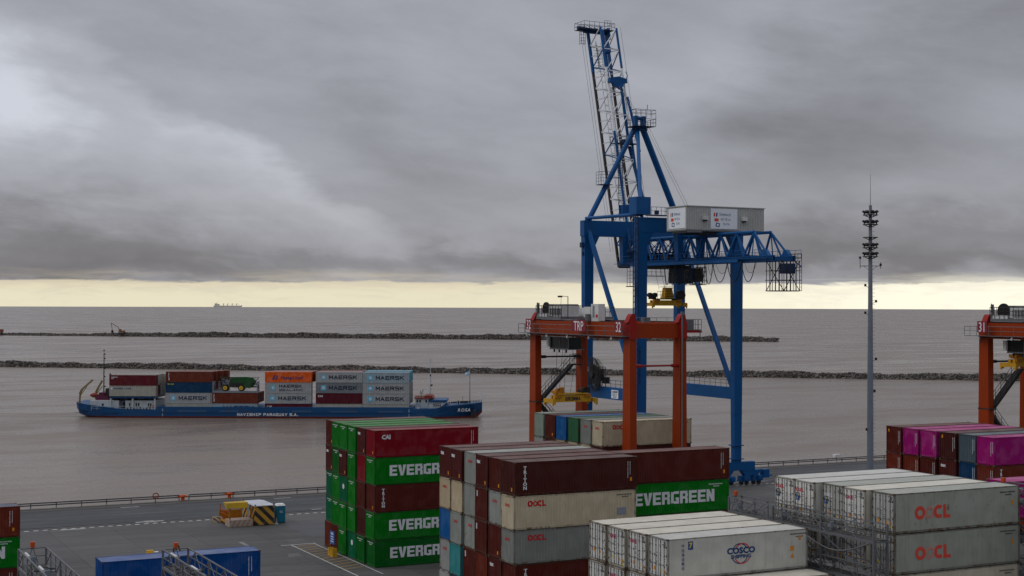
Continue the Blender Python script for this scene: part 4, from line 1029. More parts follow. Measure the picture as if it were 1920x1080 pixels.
for x_ in (XL, XR):
    mb = MB(); mb.box(x_ - .45, x_ + .45, YL + .55, YW - .55, 13.25, 15.1); cr_.part('tie_beam', mb, B_)
    mb = MB(); mb.rail([(x_ - .4, YL + .6, 15.1), (x_ - .4, YW - .6, 15.1)], 1.1, .035, 1.5); cr_.part('handrail', mb, DK)
    mb = MB(); mb.bar((x_ - .05, YW - .2, 39.9), (x_ - .05, YL + .3, 13.9), .62, .5); cr_.part('diagonal_brace', mb, B_)
    mb = MB(); mb.tube((x_ - .2, YW, 41.55), (x_ - .2, YL, 41.35), .27, 10); cr_.part('tie_tube', mb, B_)
    # bogies
    for y_ in (YL, YW):
        for sx_ in (-1, 1):
            xb = x_ + sx_ * 2.6; mb = MB(); mb.prism([(xb - 1.9, 2.3), (xb + 1.9, 2.3), (xb + 1.2, 1.45), (xb - 1.2, 1.45)], 'y', y_ - .45, y_ + .45)
            for k_ in (-1, 1):
                xc = xb + k_ * 1.15; mb.prism([(xc - .95, .55), (xc - .8, 1.45), (xc + .8, 1.45), (xc + .95, .55)], 'y', y_ - .52, y_ + .52)
                mb.cbox(xc + k_ * .2, y_ - .8, 1.1, .8, .5, .5)
            bg_ = cr_.part('bogie', mb, B_)
            for k_ in (-1.65, -.65, .65, 1.65):
                mb = MB(); mb.tube((xb + k_, y_ - .14, .37), (xb + k_, y_ + .14, .37), .36, 12); cr_.part('wheel', mb, M['dark'], bg_)
    mb = MB(); xe = x_ + (5.4 if x_ == XR else -5.4); mb.cbox(xe, YL, 1.6, 1.1, 1.0, 1.3); mb.cbox(xe + (.9 if x_ == XR else -.9), YL, 1.25, .8, .3, .2); cr_.part('buffer', mb, B_)
# A-frame
APX = (XC + .2, 202.6, 57.7)
for x_, r_ in ((XL + .1, .42), (XR - .1, .52)):
    mb = MB(); mb.tube((x_, YW - .1, 41.2), (x_ + (APX[0] - x_) * .93, YW - .1 + (APX[1] - YW + .1) * .93, 41.2 + (APX[2] - 41.2) * .93), r_, 12)
    mb.tube((x_, YW - .1, 41.2), (x_, YW - .1, 41.75), r_ * 1.35, 12); cr_.part('mast_strut', mb, B_)
mb = MB(); mb.tube((APX[0] - .3, APX[1], 56.4), (XL + .1, YL + .1, 41.2), .30, 10); cr_.part('backstay', mb, B_)
mb = MB(); mb.cbox(APX[0] - .75, APX[1], 57.1, .55, .9, 2.3); mb.cbox(APX[0] + .75, APX[1], 57.1, .6, .9, 2.3); mb.box(APX[0] - 1.0, APX[0] + 1.2, APX[1] - .6, APX[1] + .6, 55.9, 56.5)
mb.tube((APX[0] - 1.0, APX[1], 57.9), (APX[0] + 1.0, APX[1], 57.9), .32, 10); cr_.part('mast_head', mb, B_)
mb = MB(); X0, X1, Y0, Y1, Zp = APX[0] - 1.9, APX[0] + 1.9, APX[1] - 2.0, APX[1] + 1.2, 56.5
mb.box(X0, X1, Y0, Y1, Zp - .08, Zp); mb.rail([(X0, Y0, Zp), (X1, Y0, Zp), (X1, Y1, Zp), (X0, Y1, Zp), (X0, Y0, Zp)], 1.15, .035, .9)
mb.rail([(X0, Y0, 58.0), (X1, Y0, 58.0), (X1, Y0 + 1.2, 58.0), (X0, Y0 + 1.2, 58.0), (X0, Y0, 58.0)], 1.1, .035, .9)
for xx in (X0, X1): mb.bar((xx, Y0, 56.5), (xx, Y0, 58.0), .07)
mb.tube((APX[0] + .3, Y0, 59.1), (APX[0] + .3, Y0, 59.9), .05, 5); cr_.part('mast_platform', mb, DK)
mb = MB(); pA = Vector((XL + .1, YW - .1, 41.2)); pB = Vector(APX); pm = pA.lerp(pB, .40)
mb.box(pm.x - 2.0, pm.x + .1, pm.y - 1.0, pm.y + .6, pm.z - .9, pm.z - .8); mb.rail([(pm.x - 2.0, pm.y - 1.0, pm.z - .8), (pm.x - .4, pm.y - 1.0, pm.z - .8)], 2.0, .035, .8, 3); mb.rail([(pm.x - 2.0, pm.y - 1.0, pm.z - .8), (pm.x - 2.0, pm.y + .6, pm.z - .8)], 2.0, .035, .8, 3)
cr_.part('strut_platform', mb, DK)
mb = MB(); a_ = pm + Vector((.2, -.5, .2)); b_ = Vector((APX[0] - 1, APX[1] - .6, 56.2))
for o in (-.25, .25): mb.tube(a_ + Vector((0, o, 0)), b_ + Vector((0, o, 0)), .04, 4)
for i in range(34): c = a_.lerp(b_, i / 34); mb.bar(c + Vector((0, -.25, 0)), c + Vector((0, .25, 0)), .035)
cr_.part('strut_ladder', mb, DK)
# elevator box and platforms on the landside leg
mb = MB(); mb.box(XL - 1.5, XL + 1.0, YL - 1.2, YL + .9, 41.3, 43.9); cr_.part('lift_room', mb, B_)
mb = MB(); mb.box(XL + 1.1, XL + 4.6, YL - 1.2, YL + .5, 41.2, 41.3); mb.rail([(XL + 1.1, YL - 1.2, 41.3), (XL + 4.6, YL - 1.2, 41.3), (XL + 4.6, YL + .5, 41.3)], 1.15, .035, .9); mb.cbox(XL + 2.6, YL - .3, 41.7, .5, .5, .6)
cr_.part('portal_platform', mb, DK)
mb = MB()
for dx, dy in ((-1.35, -.1), (-1.35, -.75), (-.95, -.75)): mb.bar((XL + dx, YL + dy, .2), (XL + dx, YL + dy, 41.2), .12)
z = 1.0
while z < 41: mb.bar((XL - 1.35, YL - .1, z), (XL - 1.35, YL - .75, z + .6), .05); mb.bar((XL - 1.35, YL - .75, z), (XL - .95, YL - .75, z + .6), .05); z += .9
cr_.part('lift_track', mb, DK)
for zc, dx in ((30.6, -2.3), (35.9, -2.2)):
    mb = MB(); mb.box(XL + dx, XL - 1.2, YL - .7, YL + .5, zc - .12, zc); n_ = 3.4 if zc < 31 else 2.4
    for a in (XL + dx, XL + dx + .5):
        for b in (YL - .7, YL + .1): mb.bar((a, b, zc), (a, b, zc + n_), .05)
    k_ = zc
    while k_ < zc + n_: mb.bar((XL + dx, YL - .7, k_), (XL + dx + .5, YL - .7, k_), .05); mb.bar((XL + dx, YL - .7, k_), (XL + dx, YL + .1, k_), .04); k_ += .55
    cr_.part('ladder_cage', mb, DK)
mb = MB(); mb.box(XL - 1.25, XL - .80, YW - .4, YW + .3, 36.9, 37.7); mb.box(XL - 1.0, XL - .8, YW - .2, YW + .1, 35.6, 36.2); cr_.part('leg_lamp', mb, DK)
mb = MB()
for o in (-1.15, -.75): mb.bar((XL + o + .3, YL - .62, 16), (XL + o + .3, YL - .62, 21.6), .05)
for i in range(9): mb.bar((XL - .85, YL - .62, 16.2 + i * .6), (XL - .45, YL - .62, 16.2 + i * .6), .04)
cr_.part('ladder', mb, DK)
# cable reel on the waterside tie beam
rx, ry, rz_ = XL - 1.15, 199.6, 16.9; mb = MB()
for i in range(40):
    a = 2 * math.pi * i / 40
    mb.bar((rx - .12, ry + .55 * math.cos(a), rz_ + .55 * math.sin(a)), (rx - .42, ry + 2.75 * math.cos(a), rz_ + 2.75 * math.sin(a)), .075)
    mb.bar((rx + .30, ry + .55 * math.cos(a), rz_ + .55 * math.sin(a)), (rx + .42, ry + 2.6 * math.cos(a), rz_ + 2.6 * math.sin(a)), .06)
    b = 2 * math.pi * (i + 1) / 40
    mb.bar((rx - .42, ry + 2.75 * math.cos(a), rz_ + 2.75 * math.sin(a)), (rx - .42, ry + 2.75 * math.cos(b), rz_ + 2.75 * math.sin(b)), .09)
mb.tube((rx - .10, ry, rz_), (rx + .3, ry, rz_), 1.15, 24); mb.tube((rx - .5, ry, rz_), (rx - .2, ry, rz_), .5, 12); cr_.part('cable_reel', mb, M['dark'])
mb = MB(); mb.cbox(rx + .8, ry - .4, rz_, .8, 1.4, 1.8); mb.box(rx + .4, rx + 1.0, ry - .4, ry + .4, 15.1, 16.9); mb.cbox(rx + .9, ry - 2.2, rz_ - .8, .8, 1.0, 1.0)
mb.rail([(rx + .2, ry - 3.2, 15.2), (rx + .2, ry - 1.2, 15.2)], 3.0, .045, .9, 3); mb.box(rx + .1, rx + 1.2, ry - 3.3, ry - 1.1, 17.0, 17.08); mb.rail([(rx + .1, ry - 3.3, 17.1), (rx + .1, ry - 1.1, 17.1)], 1.1, .04, .8); cr_.part('reel_drive', mb, M['dark'])
mb = MB(); mb.box(XL - .50, XL - .462, 193.3, 195.35, 13.45, 14.75); sg = cr_.part('sign_plate', mb, M['sign_white'])
def end_text(th, name, me, x, y, z, parent=None):
    link(name, me, parent or th.o, (x - th.loc.x, y - th.loc.y, z - th.loc.z), END)
def side_text(th, name, me, x, y, z):
    link(name, me, th.o, (x - th.loc.x, y - th.loc.y, z - th.loc.z), SIDE)
end_text(cr_, 'lettering', stroke_text('LIEBHERR', .27, .18, .05, .04, 'logo_black', True), XL - .512, 194.32, 14.33)
for i, (s_) in enumerate(('SWL 40.0 t 16 m', 'SWL 50.0 t 12 m', 'MAX 60.0 t')):
    end_text(cr_, 'lettering', text_mesh(s_, .24, .002, .82, 'logo_navy', 'CENTER'), XL - .512, 194.32, 14.05 - i * .24)
side_text(cr_, 'lettering', text_mesh('5', .9, .03, .8, 'logo_white'), XL - .3, YW - .56, 17.3)
# girder ------------------------------------------------------------
GL, GR = 123.6, 127.2; ZB, ZT = 34.0, 38.15; GY0, GY1 = 164.4, 205.2
for x_ in (GL, GR):
    mb = MB(); mb.box(x_ - .22, x_ + .22, GY0, GY1, ZB - .05, ZB + .68); mb.box(x_ - .34, x_ + .34, GY0, GY1, ZB + .60, ZB + .72); cr_.part('girder_rail_beam', mb, B_)
    xu = x_ + (.35 if x_ == GL else -.35)
    mb = MB(); mb.tube((xu, 169.3, ZT), (xu, GY1 - 1, ZT), .22, 8); cr_.part('girder_top_chord', mb, B_)
    ys = [169.3 + i * 4.05 for i in range(9)]
    for i, (a, b) in enumerate(zip(ys, ys[1:])):
        m_ = (a + b) / 2
        mb = MB(); mb.bar((xu, a, ZT), (x_, m_, ZB + .7), .24, .24); mb.bar((x_, m_, ZB + .7), (xu, b, ZT), .24, .24)
        if i % 2 == 0: mb.bar((xu, a, ZT), (x_, a, ZB + .7), .12)
        cr_.part('girder_diagonal', mb, B_)
    mb = MB(); mb.bar((xu, 169.3, ZT), (x_, GY0 + 1.2, ZB + .7), .22); mb.bar((xu, 169.3, ZT), (x_, 167.4, ZB + .7), .20)
    if x_ == GR: mb.bar((x_, GY0 + 1.2, ZB + .7), (x_, GY0 - 1.6, ZB - .9), .12); mb.bar((x_, GY0 - 1.6, ZB - .9), (x_, GY0 + .5, ZB - .9), .08)
    mb.cur = 0; cr_.part('end_stay', mb, B_)
    mb = MB(); mb.prism([(165.2, ZB + .7), (167.0, ZB + .7), (166.5, ZB + 1.5), (166.0, ZB + 1.6)], 'x', x_ - .3, x_ + .3); cr_.part('rope_sheave_housing', mb, B_)
mb = MB(); ys = [169.3 + i * 4.05 for i in range(9)]
for i, y_ in enumerate(ys):
    mb.bar((GL + .35, y_, ZT), (GR - .35, y_, ZT), .18)
    if i < 8: mb.bar((GL + .35, y_, ZT), (GR - .35, ys[i + 1], ZT), .12)
for y_ in (GY0 + .2, 203.9): mb.box(GL, GR, y_ - .2, y_ + .2, ZB + .05, ZB + .55)
cr_.part('girder_cross_bracing', mb, B_)
for y_ in (YL, YW):
    for x_ in (GL, GR):
        mb = MB(); mb.frustum((x_ + (-.2 if x_ == GL else .2), y_, ZB + .5), (.35, .5), (x_ + (-.2 if x_ == GL else .2), y_, 38.7), (.55, .6)); cr_.part('girder_hanger', mb, B_)
for s_, x_ in ((-1, GL - .35), (1, GR + .35)):
    mb = MB(); mb.box(min(x_, x_ + s_ * .8), max(x_, x_ + s_ * .8), GY0, GY1, ZB + .35, ZB + .42); mb.rail([(x_ + s_ * .8, GY0, ZB + .42), (x_ + s_ * .8, GY1 - 2, ZB + .42)], 1.1, .032, 1.35)
    if s_ < 0: mb.box(x_ - .95, x_ - .8, 171, 200, ZB - .12, ZB + .30)
    cr_.part('girder_walkway', mb, B_)
mb = MB()
for i in range(26):
    y_ = 171 + i * 1.3; mb.bar((GL + .3, y_, ZB + .9), (GR - .3, y_ + .5, ZB + .9), .07)
mb.box(GL + .5, GR - .5, 189, 203, ZB + 1.9, ZB + 1.96); mb.rail([(GL + .5, 189, ZB + 1.96), (GL + .5, 203, ZB + 1.96)], 1.0, .03, 1.0); mb.rail([(GR - .5, 189, ZB + 1.96), (GR - .5, 203, ZB + 1.96)], 1.0, .03, 1.0)
for y_ in range(190, 203, 2): mb.bar((GL, y_, ZB + .7), (GR, y_ + 1, ZT), .08); mb.bar((GR, y_, ZB + .7), (GL, y_ + 1, ZT), .08)
cr_.part('inner_walkway', mb, DK)
# festoon cable loops under the near walkway
def fest(y0, y1, z, drop, x_, r_):
    return [(x_, y0 + (y1 - y0) * i / 14, z - drop * (1 - abs(2 * i / 14 - 1) ** 2.2)) for i in range(15)]
fy = [190.0, 188.6, 187.0, 185.2, 183.2, 181.2, 179.2, 177.2, 173.6, 170.2, 166.9]
for a, b in zip(fy, fy[1:]):
    dr = 3.0 if abs(a - b) < 2.3 else 2.75
    mb = MB(); mb.path(fest(a, b, ZB - .12, dr, GL - 1.2, 0), .06, 5); cr_.part('festoon_cable', mb, M['black'])
    mb = MB(); mb.path(fest(a - .2, b + .2, ZB - .12, dr * .55, GL - .8, 0), .03, 4); cr_.part('festoon_cable', mb, M['black'])
mb = MB(); mb.box(GL - 1.25, GL - 1.1, 170, 192, ZB - .14, ZB - .06)
cr_.part('festoon_rail', mb, M['dark'])
# maintenance cage at the landward end
X0, X1, Y0, Y1, Za, Zb = 124.0, 127.0, 163.0, 166.5, 29.85, 33.95
mb = MB()
for x_ in (X0, X1):
    for i in range(6): y_ = Y0 + (Y1 - Y0) * i / 5; mb.bar((x_, y_, Za), (x_, y_, Zb), .07)
    for z_ in (Za, 31.3, 32.6, Zb): mb.bar((x_, Y0 - .2, z_), (x_, Y1 + .2, z_), .08)
    mb.bar((x_, Y1, Za), (x_, Y0, Zb), .08)
for y_ in (Y0, Y1):
    for i in range(5): x_ = X0 + (X1 - X0) * i / 4; mb.bar((x_, y_, Za), (x_, y_, Zb), .06)
    for z_ in (Za, 31.3, 32.6): mb.bar((X0 - .2, y_, z_), (X1 + .3, y_, z_), .08)
    mb.bar((X0, y_, Zb), (X1, y_, Za), .08)
mb.box(X0, X1, Y0, Y1, Za - .1, Za); mb.rail([(X1, Y0 - .4, Zb), (X1, Y1, Zb)], 1.0, .04, .8)
for i in range(8): mb.bar((X1 + .35, Y0, Za + i * .5), (X1 + .35, Y0 + .5, Za + i * .5), .04)
mb.bar((X1 + .35, Y0, Za), (X1 + .35, Y0, Zb + 1), .05); cr_.part('maintenance_cage', mb, M['dark'])
mb = MB(); mb.box(124.8, 126.6, 163.4, 164.6, 32.2, 33.6); cr_.part('rope_tensioner', mb, DK)
# machine house
HX0, HX1, HY0, HY1, HZ0, HZ1 = 118.35, 132.1, 178.0, 183.1, 38.75, 42.1
hs = cr_
mb = MB(); n = 46; p = (HX1 - HX0) / n
for i in range(n): a = HX0 + i * p; mb.add([(a, HY0, HZ0), (a + p * .7, HY0, HZ0), (a + p * .7, HY0, HZ1), (a, HY0, HZ1), (a + p * .78, HY0 + .05, HZ0), (a + p * .78, HY0 + .05, HZ1), (a + p * .92, HY0 + .05, HZ0), (a + p * .92, HY0 + .05, HZ1), (a + p, HY0, HZ0), (a + p, HY0, HZ1)], [(0, 1, 2, 3), (1, 4, 5, 2), (4, 6, 7, 5), (6, 8, 9, 7)])
hw = cr_.part('house_wall', mb, M['house_grey'])
mb = MB(); mb.box(HX0 + .01, HX0 + .06, HY0 + .02, HY1, HZ0, HZ1); cr_.part('house_wall', mb, M['house_grey'])
mb = MB(); mb.box(HX1 - .06, HX1 - .01, HY0 + .02, HY1, HZ0, HZ1); cr_.part('house_wall', mb, M['house_grey'])
mb = MB(); mb.box(HX0, HX1, HY1, HY1 + .05, HZ0, HZ1); cr_.part('house_wall', mb, M['house_grey'])
mb = MB(); mb.box(HX0 - .12, HX1 + .12, HY0 - .12, HY1 + .12, HZ1, HZ1 + .12); cr_.part('house_roof', mb, M['house_grey'])
mb = MB(); mb.box(HX0 - .05, HX1 - .3, HY0 + .05, HY1 - .05, HZ0 - .2, HZ0 - .01); mb.box(HX0 + .2, HX0 + 2.6, HY0 - .2, HY1 - 1, HZ0 - .42, HZ0 - .2)
mb.cur = 0; cr_.part('house_floor', mb, M['galv'])
mb = MB(); mb.box(120.5, 130.0, 178.4, 182.8, HZ0 - .6, HZ0 - .2); cr_.part('house_underframe', mb, M['dark'])
mb = MB(); mb.box(122.55, 127.25, HY0 - .06, HY0 - .02, 38.95, 41.9); cr_.part('house_sign', mb, M['sign_white'])
mb = MB(); mb.box(HX0 - .04, HX0 - .005, HY0 + .15, HY0 + 4.6, 38.95, 41.9); cr_.part('house_sign', mb, M['sign_white'])
for i, (s_, dx) in enumerate((('TERMINALES', 1.45), ('RIO DE LA', 1.75), ('PLATA', 2.2))):
    side_text(cr_, 'lettering', text_mesh(s_, .52, .0, .72, 'logo_navy'), 122.55 + dx, HY0 - .066, 40.85 - i * .68)
    end_text(cr_, 'lettering', text_mesh(s_, .52, .0, .60, 'logo_navy'), HX0 - .046, HY0 + 4.55 - dx * .9, 40.85 - i * .68)
def flags_mesh():
    mb = MB()
    mb.prism([(0, 1.55), (.26, 1.5), (.30, 2.05), (.06, 2.1)], 'z', 0, .004); mb.cur = 1; mb.prism([(.42, 1.5), (.66, 1.55), (.70, 2.1), (.46, 2.05)], 'z', 0, .004)
    mb.cur = 0; mb.prism([(.12, .85), (.84, .8), (.92, 1.25), (.20, 1.3)], 'z', 0, .004)
    mb.cur = 1; mb.prism([(.34, .1), (1.02, .0), (1.12, .55), (.44, .65)], 'z', 0, .004); mb.cur = 2; mb.prism([(.52, .20), (.90, .13), (.96, .44), (.58, .50)], 'z', .005, .008)
    return mb.mesh('flag_emblem', [M['logo_coral'], M['logo_navy'], M['sign_white']])
fm = flags_mesh(); side_text(cr_, 'emblem', fm, 123.05, HY0 - .066, 39.2); end_text(cr_, 'emblem', fm, HX0 - .046, HY0 + 4.1, 39.2)
for x_ in (121.1, 128.0):
    mb = MB(); mb.box(x_, x_ + .75, HY0 - .55, HY0 - .01, 40.2, 40.75); cr_.part('vent', mb, M['cab_white'])
    mb = MB(); mb.box(x_ + .1, x_ + .6, HY0 - .45, HY0 - .05, 40.0, 40.18); cr_.part('vent_hood', mb, M['dark'])
# trolley, operator cab
mb = MB(); mb.box(GL - .4, GR + .4, 190.5, 198.5, ZB - .55, ZB - .12); mb.cbox(125.4, 193, ZB + 1.1, 2.0, 2.2, 1.1); mb.tube((124.2, 196.0, ZB + 1.3), (126.6, 196.0, ZB + 1.3), .7, 14)
mb.tube((124.2, 199.0, ZB + 1.4), (126.6, 199.0, ZB + 1.4), .8, 14)
for x_ in (GL, GR):
    for y_ in (191, 198): mb.tube((x_ - .15, y_, ZB + 1.0), (x_ + .15, y_, ZB + 1.0), .3, 10)
cr_.part('trolley', mb, M['dark'])
mb = MB(); mb.box(124.2, 127.4, 189.6, 191.6, 31.1, 33.4); cab = cr_.part('operator_cab', mb, M['crane_dark'])
for y_ in (189.56,):
    for (a, b, c_, d_) in ((125.7, 126.5, 32.1, 33.2), (125.7, 126.5, 31.2, 31.9)):
        mb = MB(); mb.box(a, b, y_, y_ + .03, c_, d_); f_ = cr_.part('window_frame', mb, M['galv'], cab); mb = MB(); mb.box(a + .1, b - .1, y_ - .02, y_ - .002, c_ + .1, d_ - .1); cr_.part('window', mb, M['glass'], cab)
mb = MB(); mb.box(124.16, 124.19, 189.8, 191.4, 31.3, 33.0); cr_.part('window', mb, M['glass'], cab)
mb = MB(); mb.box(127.4, 129.4, 189.0, 190.8, 30.9, 31.0); mb.rail([(127.4, 189.0, 31.0), (129.4, 189.0, 31.0), (129.4, 190.8, 31.0)], 2.6, .05, .6, 3); mb.rail([(124.2, 189.2, 30.9), (127.4, 189.2, 30.9)], .9, .04, .8); mb.box(127.6, 129.2, 189.6, 190.8, 31.4, 33.5); cr_.part('cab_platform', mb, M['dark'])
mb = MB(); mb.box(123.2, 126.5, 196.2, 197.6, 32.3, 32.4); mb.rail([(123.2, 196.2, 32.4), (126.5, 196.2, 32.4)], 1.2, .035, .8); cr_.part('service_platform', mb, M['dark'])
# boom, raised
bh = Vector((0, 205.6, 34.5)); bt = Vector((0, 216.0, 74.4)); bd = (bt - bh).normalized(); bn = Vector((0, -bd.z, bd.y))   # bn: landward
def bp(x_, s_, dn=0.): v_ = bh + bd * s_ + bn * dn; return (x_, v_.y, v_.z)
BL = (bt - bh).length; D0 = 3.7
for x_ in (GL, GR):
    mb = MB(); mb.bar(bp(x_, -.6), bp(x_, BL - 8), .32, .42); cr_.part('boom_rail_beam', mb, M['rail_dark'])
    mb = MB(); mb.bar(bp(x_, BL - 8), bp(x_, BL + .1), .38, .46); cr_.part('boom_rail_tip', mb, B_)
    xu = x_ + (.25 if x_ == GL else -.25)
    mb = MB(); mb.tube(bp(xu, 1.2, D0), bp(xu, 21.5, D0), .21, 8); cr_.part('boom_top_chord', mb, B_)
    mb = MB(); mb.tube(bp(xu, 21.5, D0), bp(xu, 32.8, D0), .17, 8); cr_.part('boom_top_chord', mb, M['boom_white'])
    mb = MB(); mb.tube(bp(xu, 32.8, D0), bp(xu, 40.0, D0), .20, 8); cr_.part('boom_top_chord', mb, B_)
nb = 10
for i in range(nb):
    s0, s1 = 1.2 + 3.88 * i, 1.2 + 3.88 * (i + 1); sm = (s0 + s1) / 2
    for x_ in (GL, GR):
        xu = x_ + (.25 if x_ == GL else -.25); mb = MB()
        mb.bar(bp(x_, sm, .2), bp(xu, s0, D0), .14); mb.bar(bp(x_, sm, .2), bp(xu, s1, D0), .14)
        cr_.part('boom_diagonal', mb, M['boom_white'] if i % 4 else M['crane_blue'])
    mb = MB(); mb.bar(bp(GL + .25, s0, D0), bp(GR - .25, s0, D0), .16); mb.bar(bp(GL + .25, s0, D0), bp(GR - .25, s1, D0), .14); mb.bar(bp(GL, sm, 0), bp(GR, sm, 0), .26); mb.bar(bp(GL, s0, .2), bp(GR - .25, s0, D0), .12)
    cr_.part('boom_cross_bracing', mb, M['boom_white'])
mb = MB(); a0, a1 = 2, 38
for x_ in (GL + 1.05, GL + 1.75):
    mb.bar(bp(x_, a0, .7), bp(x_, a1, .7), .10)
    mb.bar(bp(x_, a0, 1.8), bp(x_, a1, 1.8), .06)
s_ = a0
while s_ < a1: mb.bar(bp(GL + 1.05, s_, .7), bp(GL + 1.75, s_, .7), .05, .12); mb.bar(bp(GL + 1.05, s_, .7), bp(GL + 1.05, s_, 1.8), .04); s_ += 1.4
cr_.part('boom_walkway', mb, M['boom_white'])
mb = MB()
for x_ in (GR - 1.3, GR - .9): mb.bar(bp(x_, 1.5, .5), bp(x_, 39, .5), .09)
s_ = 2
while s_ < 39: mb.bar(bp(GR - 1.3, s_, .5), bp(GR - .7, s_ + .3, .5), .05); s_ += 1.9
cr_.part('cable_tray', mb, M['boom_white'])
# boom tip
mb = MB(); mb.bar(bp(GL - .8, BL - .5, .1), bp(GR + .3, BL - .5, .1), .6, .6); mb.bar(bp(GR - .1, BL - 2.0, .8), bp(GR - .1, BL, .8), .5, .5); cr_.part('boom_tip_beam', mb, B_)
tp = Vector(bp(GL, BL - .35, 0)); mb = MB(); zt = tp.z
mb.box(GL - 2.0, GR + .3, tp.y - 2.4, tp.y + .9, zt - .05, zt + .02)
mb.rail([(GL - 2.0, tp.y - 2.4, zt), (GR + .3, tp.y - 2.4, zt), (GR + .3, tp.y + .9, zt), (GL - 2.0, tp.y + .9, zt), (GL - 2.0, tp.y - 2.4, zt)], 1.15, .035, 1.0)
mb.rail([(GR - 1.5, tp.y - 2.0, zt + .7), (GR - .2, tp.y - 2.0, zt + .7)], .9, .03, .6); mb.tube((GL - 2.5, tp.y - 1, zt + .1), (GL - 1.2, tp.y - 1, zt + .1), .35, 8)
for a in (GL - 1.9, GL - 1.1): mb.bar((a, tp.y - 1.2, zt - 2.6), (a, tp.y - 1.2, zt), .05); mb.bar((a, tp.y - .6, zt - 2.6), (a, tp.y - .6, zt), .05)
for i in range(6): mb.bar((GL - 1.9, tp.y - 1.2, zt - i * .5), (GL - 1.1, tp.y - 1.2, zt - i * .5), .05); mb.bar((GL - 1.9, tp.y - 1.2, zt - i * .5), (GL - 1.9, tp.y - .6, zt - i * .5), .05)
for i in range(5): mb.bar((GL - 1.5 + i * .9, tp.y - 2.4, zt + .05), (GL - .9 + i * .9, tp.y + .9, zt + 1.2), .06)
cr_.part('boom_tip_platform', mb, DK)
mb = MB(); mb.rail([bp(GL + .7, BL - 8, .8), bp(GL + .7, BL - 3.5, .8)], .9, .04, .7, 3)
for i in range(9): mb.bar(bp(GL + .4, BL - 8 + i * .55, .4), bp(GL + 1.5, BL - 8 + i * .55, 1.2), .05)
cr_.part('tip_walkway', mb, M['galv'])
mb = MB(); mb.bar(bp(XC - .3, BL - 8.5, 2.3), bp(XC - .3, BL - 1, 2.3), .32); mb.bar(bp(XC - .1, BL - 5.4, 2.7), bp(XC - .1, BL - 4.3, 2.7), .8, .8); cr_.part('boom_hook_frame', mb, B_)
# stay bracket and folded forestays
br = bp(XC, 30.3, D0 + .4); mb = MB()
mb.prism([(XC - 1.7, br[2] - .35), (XC - 1.6, br[2] + .35), (XC, br[2] + .65), (XC + 1.6, br[2] + .35), (XC + 1.7, br[2] - .35), (XC + .8, br[2] - .55), (XC + .3, br[2] - 1.2), (XC - .7, br[2] - 1.0), (XC - 1.0, br[2] - .5)], 'y', br[1] - .6, br[1] + .2)
for s_ in (-1, 1): mb.bar((XC + s_ * 1.6, br[1] - .3, br[2] + .2), (XC + s_ * 1.85, br[1] - .3, br[2] + 1.0), .11); mb.bar((XC + s_ * 1.85, br[1] - .3, br[2] + 1.0), (XC + s_ * 1.5, br[1] - .3, br[2] + 1.6), .09)
cr_.part('stay_bracket', mb, B_)
mb = MB(); mb.tube((XC + .6, br[1] - .5, br[2] - 1.3), (XC + 1.9, 208.6, 54.6), .27, 8); mb.tube((XC + .2, br[1] - .5, br[2] - 1.4), (XC + .6, br[1] - .5, br[2] - .6), .4, 8); cr_.part('forestay', mb, B_)
mb = MB(); mb.tube(bp(GR - .1, 27.6, D0 + .3), (XC + 3.0, 206.9, 53.0), .22, 8); cr_.part('forestay', mb, B_)
mb = MB(); mb.tube((XC + 1.6, 207.9, 53.9), (XC + 2.6, 204.9, 44.4), .30, 8); cr_.part('forestay', mb, B_)
mb = MB(); mb.box(XC - 1.6, XC + 2.6, 206.4, 208.6, 54.2, 54.3); mb.rail([(XC - 1.6, 206.4, 54.3), (XC + 2.6, 206.4, 54.3)], 1.1, .04, .8); mb.rail([(XC - 1.6, 206.4, 54.3), (XC - 1.6, 208.6, 54.3)], 1.1, .04, .8); mb.cbox(XC + .8, 207.4, 54.5, 1.6, 1.0, .8); cr_.part('stay_platform', mb, DK)
mb = MB(); a_, b_ = Vector((XC - 1.6, 206.3, 53.8)), Vector((XL + 6.2, 204.2, 41.4))
for o in (0, .8): mb.bar(a_ + Vector((o, 0, 0)), b_ + Vector((o, 0, 0)), .10)
for o in (0, .8): mb.bar(a_ + Vector((o, 0, 1.0)), b_ + Vector((o, 0, 1.0)), .05)
for i in range(30): c = a_.lerp(b_, i / 30); mb.bar(c, c + Vector((.8, 0, 0)), .06); mb.bar(c, c + Vector((0, 0, 1)), .04)
cr_.part('boom_stair', mb, DK)
# hinge machinery
mb = MB(); mb.box(XC - 1.2, XC + .8, 203.1, 204.9, 35.3, 38.65); cr_.part('hinge_room', mb, B_)
mb = MB(); mb.box(XC - 1.0, XC + .6, 202.8, 204.6, 34.0, 35.3); mb.cbox(XC - 1.6, 204.2, 43.0, 1.3, 1.2, 1.9); cr_.part('hinge_machinery', mb, B_)
mb = MB(); mb.bar(bp(GL + .9, .3, .6), bp(GL + .9, 4.2, .6), .7, .7); cr_.part('boom_foot_cylinder', mb, M['pale_green'])
mb = MB(); mb.bar((GL, 204.9, 34.3), (GR, 203.5, 34.3), .25); mb.bar((GL - .2, 205.2, 33.9), (GL + 1.6, 204.6, 33.9), .3); cr_.part('hinge_crossbeam', mb, M['dark'])
